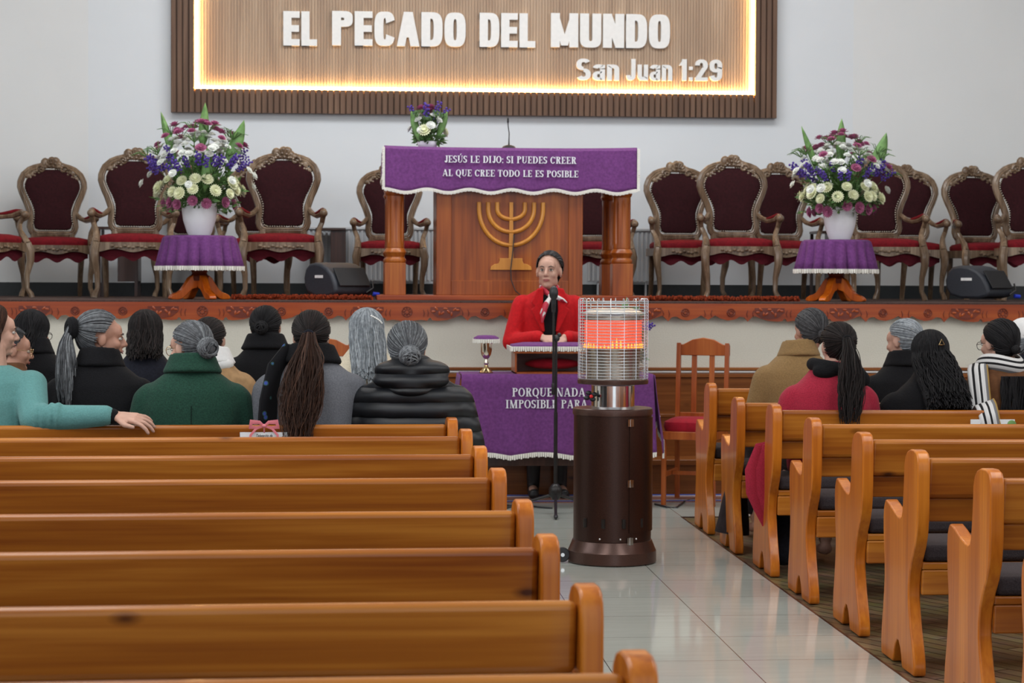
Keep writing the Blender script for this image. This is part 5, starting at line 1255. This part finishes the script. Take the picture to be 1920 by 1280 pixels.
# green coat, grey bun, looks left
t, Hm, sh, H = person('woman in a green coat with a low grey bun, face turned left with glasses', 356, 603, YA - .02, torso=2, head=50, tilt=0, wd=1.13, coat='green_wool', collar='green_wool', face=True, skin='skin_pale', nk=.245, dx=-.012, collar_r=.085)
hair(t, Hm, 'bun', 'hair_grey', seed=3, tie=(-.25, -1, -.35), bunr=.046); glasses_bits(t, Hm); clean(t)
q = MB(Hm)
for i in range(7): a = i * .9; q.ell(onhead(Vector((-.25, -1, -.35)).normalized(), 1.05) + Vector((.028 * math.cos(a), -.045, -.02 + .028 * math.sin(a))), (.007, .007, .007), 8, 6)
q.build('hair_ornament', 'black_plastic', t)
q = MB(); q.box(-.001, .001, -.1465, -.139, .56, sh - .13); q.build('back_seam', 'black_wool', t)
# grey coat, long brown ponytail
t, Hm, sh, H = person('woman in a grey wool coat with a long brown ponytail hanging over the pew back', 583, 583, YA, torso=0, head=2, wd=1.10, coat='grey_wool', collar='black_wool', skin='skin_pale', nk=.25, dx=0, collar_r=.09)
hair(t, Hm, 'pony', 'hair_dark', seed=5, tie=(-.12, -1, -.30), length=.50, lean=(-.055, -.095), thick=1.3, tailcol='hair_brown', tiecol='navy_cloth', back=.18, wave=.014); clean(t)
q = MB()
q.tube([(-.06, .05, sh + .05), (-.11, -.04, sh + .055), (-.16, -.115, sh - .02), (-.185, -.155, sh - .16), (-.195, -.165, sh - .30), (-.20, -.165, .66)], [.035, .05, .062, .07, .07, .066], 12, flat=.38)
q.tube([(-.06, -.06, sh + .06), (0, -.075, sh + .06), (.06, -.055, sh + .055), (.10, .0, sh + .05)], [.035, .03, .034, .03], 10, flat=.8)
q.build('floral_shawl', 'floral_shawl', t)
# black puffer, grey hair
t, Hm, sh, H = person('woman in a black quilted puffer jacket with hood, at the aisle end of the pew', 764, 606, YA - .05, torso=-4, head=-10, wd=1.22, coat='puffer_black', skin='skin', nk=.245, dx=-.02, hs=.98)
hair(t, Hm, 'bun', 'hair_grey', s=1.04, seed=8, tie=(.30, -1, -.62), bunr=.045); clean(t)
q = MB(); q.ell((0, -.075, sh - .015), (.175, .085, .055), 22, 12); q.ell((-.06, -.07, sh + .03), (.11, .075, .05)); q.ell((.07, -.07, sh + .03), (.11, .075, .05)); q.ell((0, -.05, sh + .07), (.095, .075, .04)); q.ell((0, -.10, sh - .05), (.10, .07, .04)); q.build('hood', 'puffer_black', t, remesh=.009, sm=5)
# dark coat, grey ponytail, profile right
t, Hm, sh, H = person('woman in black with grey ponytail and black scrunchie, face in profile to the right', 187, 583, YA + .12, torso=-6, head=-78, tilt=0, pitch=4, wd=1.10, coat='black_wool', collar='black_wool', face=True, nk=.27, hs=1.04, dx=.0)
hair(t, Hm, 'pony', 'hair_grey', s=1.05, seed=9, tie=(.25, -1, .02), length=.36, lean=(.05, .035), thick=.95, tiecol='scrunchie', back=.04, wave=.02); clean(t)
# teal woman
t = thing('person', 'woman in teal fleece at the left picture edge, arm laid along the pew back', 'person', (X_(-14, YA - .15), YA - .15, 0))
Hh = Z_(-10, 572, YA - .15); HmE = Matrix.Translation((0, .03, Hh - .12)) @ rzm(-66) @ Matrix.Rotation(math.radians(-4), 4, 'X')
xE = t.location.x
def el(px, py, Y=YA - .2): p_ = at(px, py, Y); return (p_.x - xE, Y - (YA - .15), p_.z)
q = MB(); head_pieces(q, HmE); q.cap((0, 0, Hh - .18), (0, 0, Hh - .30), .055, .065); q.ell((0, 0, Hh - .45), (.15, .1, .17)); q.ell((0, .02, .62), (.16, .12, .14))
for s in (-1, 1): q.cap((s * .08, .06, .555), (s * .10, .42, .535), .075, .06); q.cap((s * .10, .42, .52), (s * .10, .42, .10), .052, .036); q.cap((s * .10, .40, .05), (s * .10, .52, .035), .034, .028)
yw = -.245
pS, pE, pW = Vector(el(22, 715)), Vector(el(72, 783)), Vector(el(208, 795)); pE.y = -.17; pW.y = -.27 + .02; pE.z += .0
ztop_ = LP[7].scale.z * .805
pW.z = ztop_ + .045; pK = Vector((el(226, 795)[0], pW.y, pW.z - .003))
q.cap((.165, -.01, Hh - .38), pE, .045, .04); q.cap(pE, pW, .038, .03); q.cap(pW, pK, .029, .027)
hand_pieces(q, pK, (1, -.12, -.12), (.12, -.35, .9), 1.16, -1, curl=.36, spread=.22)
q.build('body', 'skin_pale', t, remesh=.0048, sm=2); face_bits(t, HmE)
hair(t, HmE, 'long', 'hair_brown', seed=12, length=.26, taper=.2, back=.02)
q = MB(); q.rings([[(k * math.cos(a), k2 * math.sin(a), z) for a in [2 * PI * i / 28 for i in range(28)]] for k, k2, z in ((.20, .15, .485), (.205, .155, .62), (.20, .15, Hh - .42), (.185, .13, Hh - .34), (.12, .10, Hh - .285), (.075, .08, Hh - .265))])
for s in (-1, 1): q.ell((s * .165, 0, Hh - .35), (.075, .075, .065))
q.cap((.165, -.01, Hh - .36), pE, .076, .066); q.cap(pE, pE.lerp(pW, .5), .064, .056); q.cap(pE.lerp(pW, .5), pW, .056, .046)
q.cap((-.17, 0, Hh - .36), (-.23, .05, Hh - .62), .07, .06); q.cap((-.23, .05, Hh - .62), (-.1, .27, .68), .056, .045)
for i in range(4): c = pE.lerp(pW, .05 + .1 * i); q.ell(c + Vector((0, -.01, .01)), (.018, .066, .064))
q.build('fleece', 'teal_fleece', t, remesh=.009, sm=4)
q = MB(); q.cap(pW + Vector((-.01, 0, 0)), pK + Vector((-.012, 0, 0)), .036, .034, 14); q.build('black_cuff', 'black_wool', t)
q = MB(); q.cap((.085, .09, .56), (.11, .42, .545), .09, .078); q.cap((-.085, .09, .56), (-.11, .42, .545), .09, .078); q.cap((0, .43, .5), (0, .43, .15), .13, .12); q.build('skirt', 'dark_skirt', t, remesh=.02)
# second row left
def simple(lab, px, pyt, Y, style, col, **kw):
    hk = {k[2:]: kw.pop(k) for k in list(kw) if k.startswith('h_')}
    gl = kw.pop('glasses', False)
    t, Hm, sh, H = person(lab, px, pyt, Y, **kw); hair(t, Hm, style, col, seed=int(px), **hk)
    if gl: glasses_bits(t, Hm, mat='gold' if gl is True else gl)
    clean(t); return t, Hm, sh
simple('grey-haired woman with glasses in profile behind the teal fleece at the left edge', 16, 612, 10.75, 'bun', 'hair_salt', torso=-20, head=-72, face=True, coat='brown_suede', glasses=True, nk=.27, h_tie=(0, -1, -.2), h_bunr=.03)
simple('dark-haired woman in a black coat with glasses, head seen from behind at far left', 60, 583, 11.1, 'bob', 'hair_black', torso=0, head=-25, coat='black_wool', collar='black_wool', nk=.24, glasses='dark_metal', face=True, h_length=.24, h_taper=.6, h_wave=.004)
simple('dark bob-haired woman in black behind the green coat and grey ponytail women', 272, 583, 11.1, 'bob', 'hair_dark', torso=0, head=0, coat='navy_cloth', nk=.27, wd=.98, h_length=.26, h_taper=-.15, h_wave=.006)
t, Hm, sh = simple('short dark-haired woman with white collar and tan coat behind the green coat', 393, 596, 10.9, 'bun', 'hair_dark', torso=0, head=-18, coat='tan_cloth', collar='white_cloth', nk=.25, skin='skin_pale', h_tie=(0, -1, -.3), h_bunr=.03, collar_r=.085)
q = MB(); q.ell((0, -.05, sh + .01), (.13, .07, .05)); q.build('white_shawl', 'white_cloth', t)
simple('woman in black with dark hair in a low bun, seated rows ahead of the others', 498, 574, 11.5, 'bun', 'hair_black', torso=0, head=-4, coat='black_wool', collar='black_wool', nk=.25, wd=1.0, h_tie=(-.10, -1, -.35), h_bunr=.035, collar_r=.085, skin='skin')
t, Hm, sh = simple('silver-haired woman with very long loose hair and a pearly hair clip', 687, 580, 10.75, 'long', 'hair_silver', torso=0, head=6, coat='cream_wool', nk=.25, wd=.96, skin='skin_pale', h_length=.40, h_taper=-.2, h_wave=.005, h_back=.35)
q = MB(Hm)
for i in range(8): q.ell(onhead(Vector((.15 + .09 * i, -.9 + .03 * i, .42 - .05 * i)).normalized(), 1.09), (.006, .006, .005), 7, 5)
q.build('hair_clip', 'foam_letter', t)
# right side
RY = RYS[5] + .40
t, Hm, sh = simple('woman in a crimson coat with a long dark ponytail over a black hood', 1574, 605, RY - .10, 'pony', 'hair_dark', torso=2, head=8, coat='crimson_wool', nk=.275, wd=1.03, dx=.05, h_tie=(-.02, -1, -.12), h_length=.42, h_lean=(-.055, -.02), h_thick=.85, h_tiecol='black_wool', h_back=.17, h_wave=.010, skin='skin_pale')
q = MB(); n = 24
q.M = Matrix.Translation((.035, 0, 0)); q.tube([(.115 * math.cos(a), .0 + .085 * math.sin(a), sh + .045 - .022 * math.cos(a)) for a in [2 * PI * i / n for i in range(n)]], .034, 10, closed=True); q.ell((-.07, -.07, sh + .035), (.07, .045, .04)); q.ell((.09, -.06, sh + .01), (.075, .045, .045), 14, 9, Matrix.Rotation(.5, 3, 'Y')); q.build('black_hood', 'black_wool', t, remesh=.008, sm=3)
q = MB()    # coat tail hanging out of the pew at the aisle
t.rotation_euler.z; W0 = t.location.x; Yt = t.location.y
tail = [(1432, 843), (1425, 880), (1428, 920), (1437, 955), (1440, 985)]
pts = [Vector((at(a - 8, b, RYS[5] + .25).x - W0, RYS[5] + .25 - Yt, at(a, b, RYS[5] + .25).z)) for a, b in tail]
pts.insert(0, Vector((pts[0].x + .14, -.02, pts[0].z + .03)))
q.tube(pts, [.03, .04, .062, .065, .045, .012], 12, flat=.4); q.tube([p + Vector((.03, -.01, .0)) for p in pts], [.03, .035, .045, .05, .035, .012], 10, flat=.5); q.build('coat_tail', 'crimson_wool', t)
t, Hm, sh = simple('woman in black with long wavy dark hair held by a small gold clip', 1745, 621, RY - .08, 'long', 'hair_black', torso=0, head=12, coat='black_wool', nk=.27, wd=1.06, h_length=.40, h_taper=-.8, h_wave=.020, h_back=.5)
q = MB(Hm); c = onhead(Vector((.08, -1, .15)).normalized(), 1.13); q.tube([c + Vector((-.016, 0, -.010)), c + Vector((.0, 0, .018)), c + Vector((.014, 0, -.008)), c + Vector((-.01, 0, -.010))], .0032, 6); q.build('gold_clip', 'gold', t)
t, Hm, sh = simple('dark-haired woman with glasses wearing a black and white striped scarf, right edge', 1877, 599, RY - .05, 'bun', 'hair_black', torso=0, head=28, coat='brown_suede', nk=.27, wd=1.0, glasses='dark_metal', face=True, h_tie=(0, -1, -.7), h_bunr=.02, skin='skin_pale')
q = MB(); n = 30
def scf(u, v): a = PI * 2 * v; r = .098 + .024 * math.sin(PI * u); return (r * math.cos(a), .005 + r * .95 * math.sin(a), sh + .085 - .085 * u + .012 * math.sin(2 * a))
q.sheet(scf, 12, 36, uv=True); q.build('scarf_wrap', 'striped_scarf', t, solid=.006)
LZ = RP[5].scale.z * .805
pts = [(-.105, .02, sh + .055), (-.14, -.075, sh + .03), (-.15, -.14, sh - .06), (-.150, -.18, sh - .16), (-.155, -.24, LZ + .035), (-.16, -.295, LZ + .018), (-.16, -.342, LZ - .03), (-.14, -.348, LZ - .14)]
def sce(u, v):
    k = v * (len(pts) - 1); i = min(int(k), len(pts) - 2); p = Vector(pts[i]).lerp(Vector(pts[i + 1]), k - i); w_ = .052 - .006 * v; return (p.x + (u - .5) * 2 * w_, p.y - .016 * math.sin(PI * u) - .004 * math.sin(u * 18), p.z + (u - .5) * .035)
q = MB(); q.sheet(sce, 16, 26, uv=True); q.build('scarf_end', 'striped_scarf', t, solid=.006)
q = MB(); rnd = random.Random(4); P2 = []
for i in range(130):
    x0 = rnd.uniform(-.04, .13); y0 = -.145 - rnd.uniform(0, .02); w0 = rnd.uniform(0, 6); P2.append([(x0 * (1 + .2 * j / 8) + .008 * math.sin(w0 + j), y0 - .010 * math.sin(j / 3), sh - .01 - (.32 + .03 * math.sin(w0)) * j / 8) for j in range(9)])
strand_set(q, P2, .0045, .003, rnd); q.build('long_hair', ['hair_black', 'hair_black_b'], t)
simple('grey-haired person in a camel turtleneck coat on the right side, seen from behind', 1522, 579, RYS[6] + .42, 'bun', 'hair_salt', torso=6, head=22, coat='camel_wool', collar='camel_wool', nk=.27, wd=1.06, dx=.07, skin='skin', h_tie=(0, -1, -.55), h_bunr=.022)
t, Hm, sh = simple('silver-haired person in black with a thin cap, half hidden by the wavy dark hair', 1697, 599, 11.1, 'bun', 'hair_silver', torso=0, head=40, coat='black_wool', collar='black_wool', nk=.27, wd=1.0, skin='skin_pale', h_tie=(.2, -1, -.3), h_bunr=.04)
t, Hm, sh = simple('person with a white knitted cap at the right picture edge, behind the striped scarf', 1922, 601, 11.1, 'bun', 'hair_silver', torso=0, head=0, coat='navy_cloth', nk=.27, h_tie=(0, -1, -.3), h_bunr=.02)
q = MB(Hm); q.ell(HC_ + Vector((0, 0, .008)), (.094, .106, .094), 24, 16); q.build('white_cap', 'white_cloth', t)
# dark coat hems by the pew ends
q = MB(); pts = [(1357, 900), (1352, 940), (1350, 975), (1347, 1000)]
pp = [Vector((at(a + 6, b, 11.0).x + .06, 11.02, max(.04, at(a, b, 11.0).z))) for a, b in pts]
q.tube(pp, [.05, .07, .085, .095], 12, flat=.9); o = q.build('folded_dark_coat', 'dark_skirt'); tag(o, 'dark coat hanging from the seat between the first two right pew ends', 'coat')
q = MB(); c = at(1420, 1030, 10.2); q.ell((c.x + .13, 10.2, .16), (.12, .14, .155)); q.ell((c.x + .16, 10.15, .30), (.08, .08, .06)); q.ell((c.x + .10, 10.12, .10), (.06, .06, .08))
o = q.build('dark_handbag', 'navy_cloth', remesh=.012, sm=3); tag(o, 'soft dark bag on the floor beside the crimson coat tail, by a pew foot', 'bag')
# ---------------------------------------------------------------- speaker in red
YPk = 13.40 + .12
p_ = at(1029, 474, YPk); H = p_.z
t = thing('person', 'woman in a red jacket standing behind the purple table with hands clasped', 'person', (p_.x, YPk, 0))
Hm = Matrix.Translation((0, -.035, H - .122)) @ rzm(180 - 17) @ Matrix.Rotation(math.radians(3), 4, 'X') @ Matrix.Diagonal((1.02, 1.05, 1.12, 1))
sh = H - .272
q = MB(); head_pieces(q, Hm); q.cap((0, .0, H - .20), (0, .02, sh), .050, .058); q.ell((0, .02, sh - .15), (.14, .1, .17)); q.ell((0, .03, .95), (.14, .11, .2)); q.ell((0, .04, .80), (.16, .12, .12))
hz_ = Z_(1036, 636, YPk - .28)
xL, xR = X_(1018, YPk) - p_.x, X_(1055, YPk) - p_.x
q.cap((-.17, .02, sh - .05), (-.23, -.02, sh - .30), .045, .038); q.cap((-.23, -.02, sh - .30), (-.065, -.23, hz_ + .01), .036, .026); q.cap((.17, .02, sh - .05), (.23, -.02, sh - .30), .045, .038); q.cap((.23, -.02, sh - .30), (.085, -.23, hz_ + .01), .036, .026)
hand_pieces(q, (-.06, -.245, hz_ + .006), (1, -.35, -.1), (.25, -.75, .6), .9, -1, curl=.5); hand_pieces(q, (.08, -.25, hz_ - .004), (-1, -.35, -.1), (-.25, -.75, .6), .9, 1, curl=.5)
for s in (-1, 1): q.cap((s * .085, .05, .80), (s * .088, .05, .45), .085, .058); q.cap((s * .088, .05, .45), (s * .09, .06, .09), .052, .034); q.cap((s * .09, .06, .06), (s * .10, -.07, .04), .034, .030)
q.build('body', 'skin_pale', t, remesh=.0055, sm=2); face_bits(t, Hm)
hb = hair(t, Hm, 'bun', 'hair_salt', seed=77, tie=(0, -1, -.2), bunr=.03)
q = MB()
for s in (-1, 1): q.cap((s * .088, .05, .47), (s * .09, .06, .07), .060, .042); q.cap((s * .09, .06, .06), (s * .092, .0, .045), .038, .036)
q.build('stockings', 'stocking', t, remesh=.010)
for s in (-1, 1): q = MB(); q.cap((s * .09, .08, .045), (s * .10, -.10, .032), .040, .034, 12); q.box(s * .09 - .03, s * .09 + .03, .06, .11, 0, .03); q.build('shoe', 'black_plastic', t, remesh=.006)
q = MB(); q.rings([[(k * math.cos(a), .04 + k2 * math.sin(a), z) for a in [2 * PI * i / 32 for i in range(32)]] for k, k2, z in ((.26, .15, .30), (.24, .15, .5), (.19, .13, .8), (.17, .12, .95))]); q.build('skirt', 'dark_skirt', t)
q = MB(); q.rings([[(k * math.copysign(abs(math.cos(a)) ** .85, math.cos(a)), .03 + k2 * math.sin(a), z) for a in [2 * PI * i / 32 for i in range(32)]] for k, k2, z in ((.20, .145, .78), (.19, .14, .92), (.175, .125, 1.02), (.20, .13, sh - .14), (.198, .12, sh - .06), (.15, .10, sh - .01), (.08, .075, sh + .03))])
for s in (-1, 1): q.ell((s * .165, .02, sh - .06), (.07, .072, .06)); q.cap((s * .178, .01, sh - .08), (s * .245, -.02, sh - .31), .066, .060); q.cap((s * .245, -.02, sh - .31), (s * .10 + .01, -.215, hz_ + .012), .058, .045)
q.build('red_jacket', 'red_jacket', t, remesh=.009, sm=4)
q = MB(); q.prism([(-.058, sh + .0), (.062, sh + .0), (.045, sh - .18), (.04, hz_ + .02), (-.04, hz_ + .02), (-.05, sh - .18)], -.122, -.09, 'xz'); q.build('black_top', 'black_wool', t, bevel=.01)
for s in (-1, 1):
    q = MB(); q.prism([(s * .045, sh + .045), (s * .085, sh + .04), (s * .125, sh - .05), (s * .10, sh - .075), (s * .125, sh - .095), (s * .055, sh - .24), (s * .035, sh - .24), (s * .05, sh - .1)], -.135, -.10, 'xz'); q.build('lapel', 'red_jacket', t, bevel=.008)
q = MB()
q.tube([(-.050, -.01, sh + .055), (-.052, -.06, sh + .045), (-.03, -.11, sh + .02), (.0, -.135, sh - .01), (-.03, -.15, sh - .06), (-.05, -.15, sh - .12), (-.055, -.148, sh - .18)], [.018, .020, .022, .018, .030, .030, .010], 10, flat=.6)
q.tube([(.050, -.01, sh + .055), (.052, -.06, sh + .045), (.03, -.11, sh + .02), (.0, -.135, sh - .01), (.04, -.15, sh - .015), (.08, -.15, sh - .035), (.105, -.148, sh - .05)], [.018, .020, .022, .018, .022, .018, .006], 10, flat=.6)
q.tube([(-.05, .01, sh + .055), (0, .06, sh + .06), (.05, .01, sh + .055)], .018, 8); q.ell((0, -.14, sh - .008), (.018, .014, .018))
q.build('neck_scarf', 'neck_scarf', t)
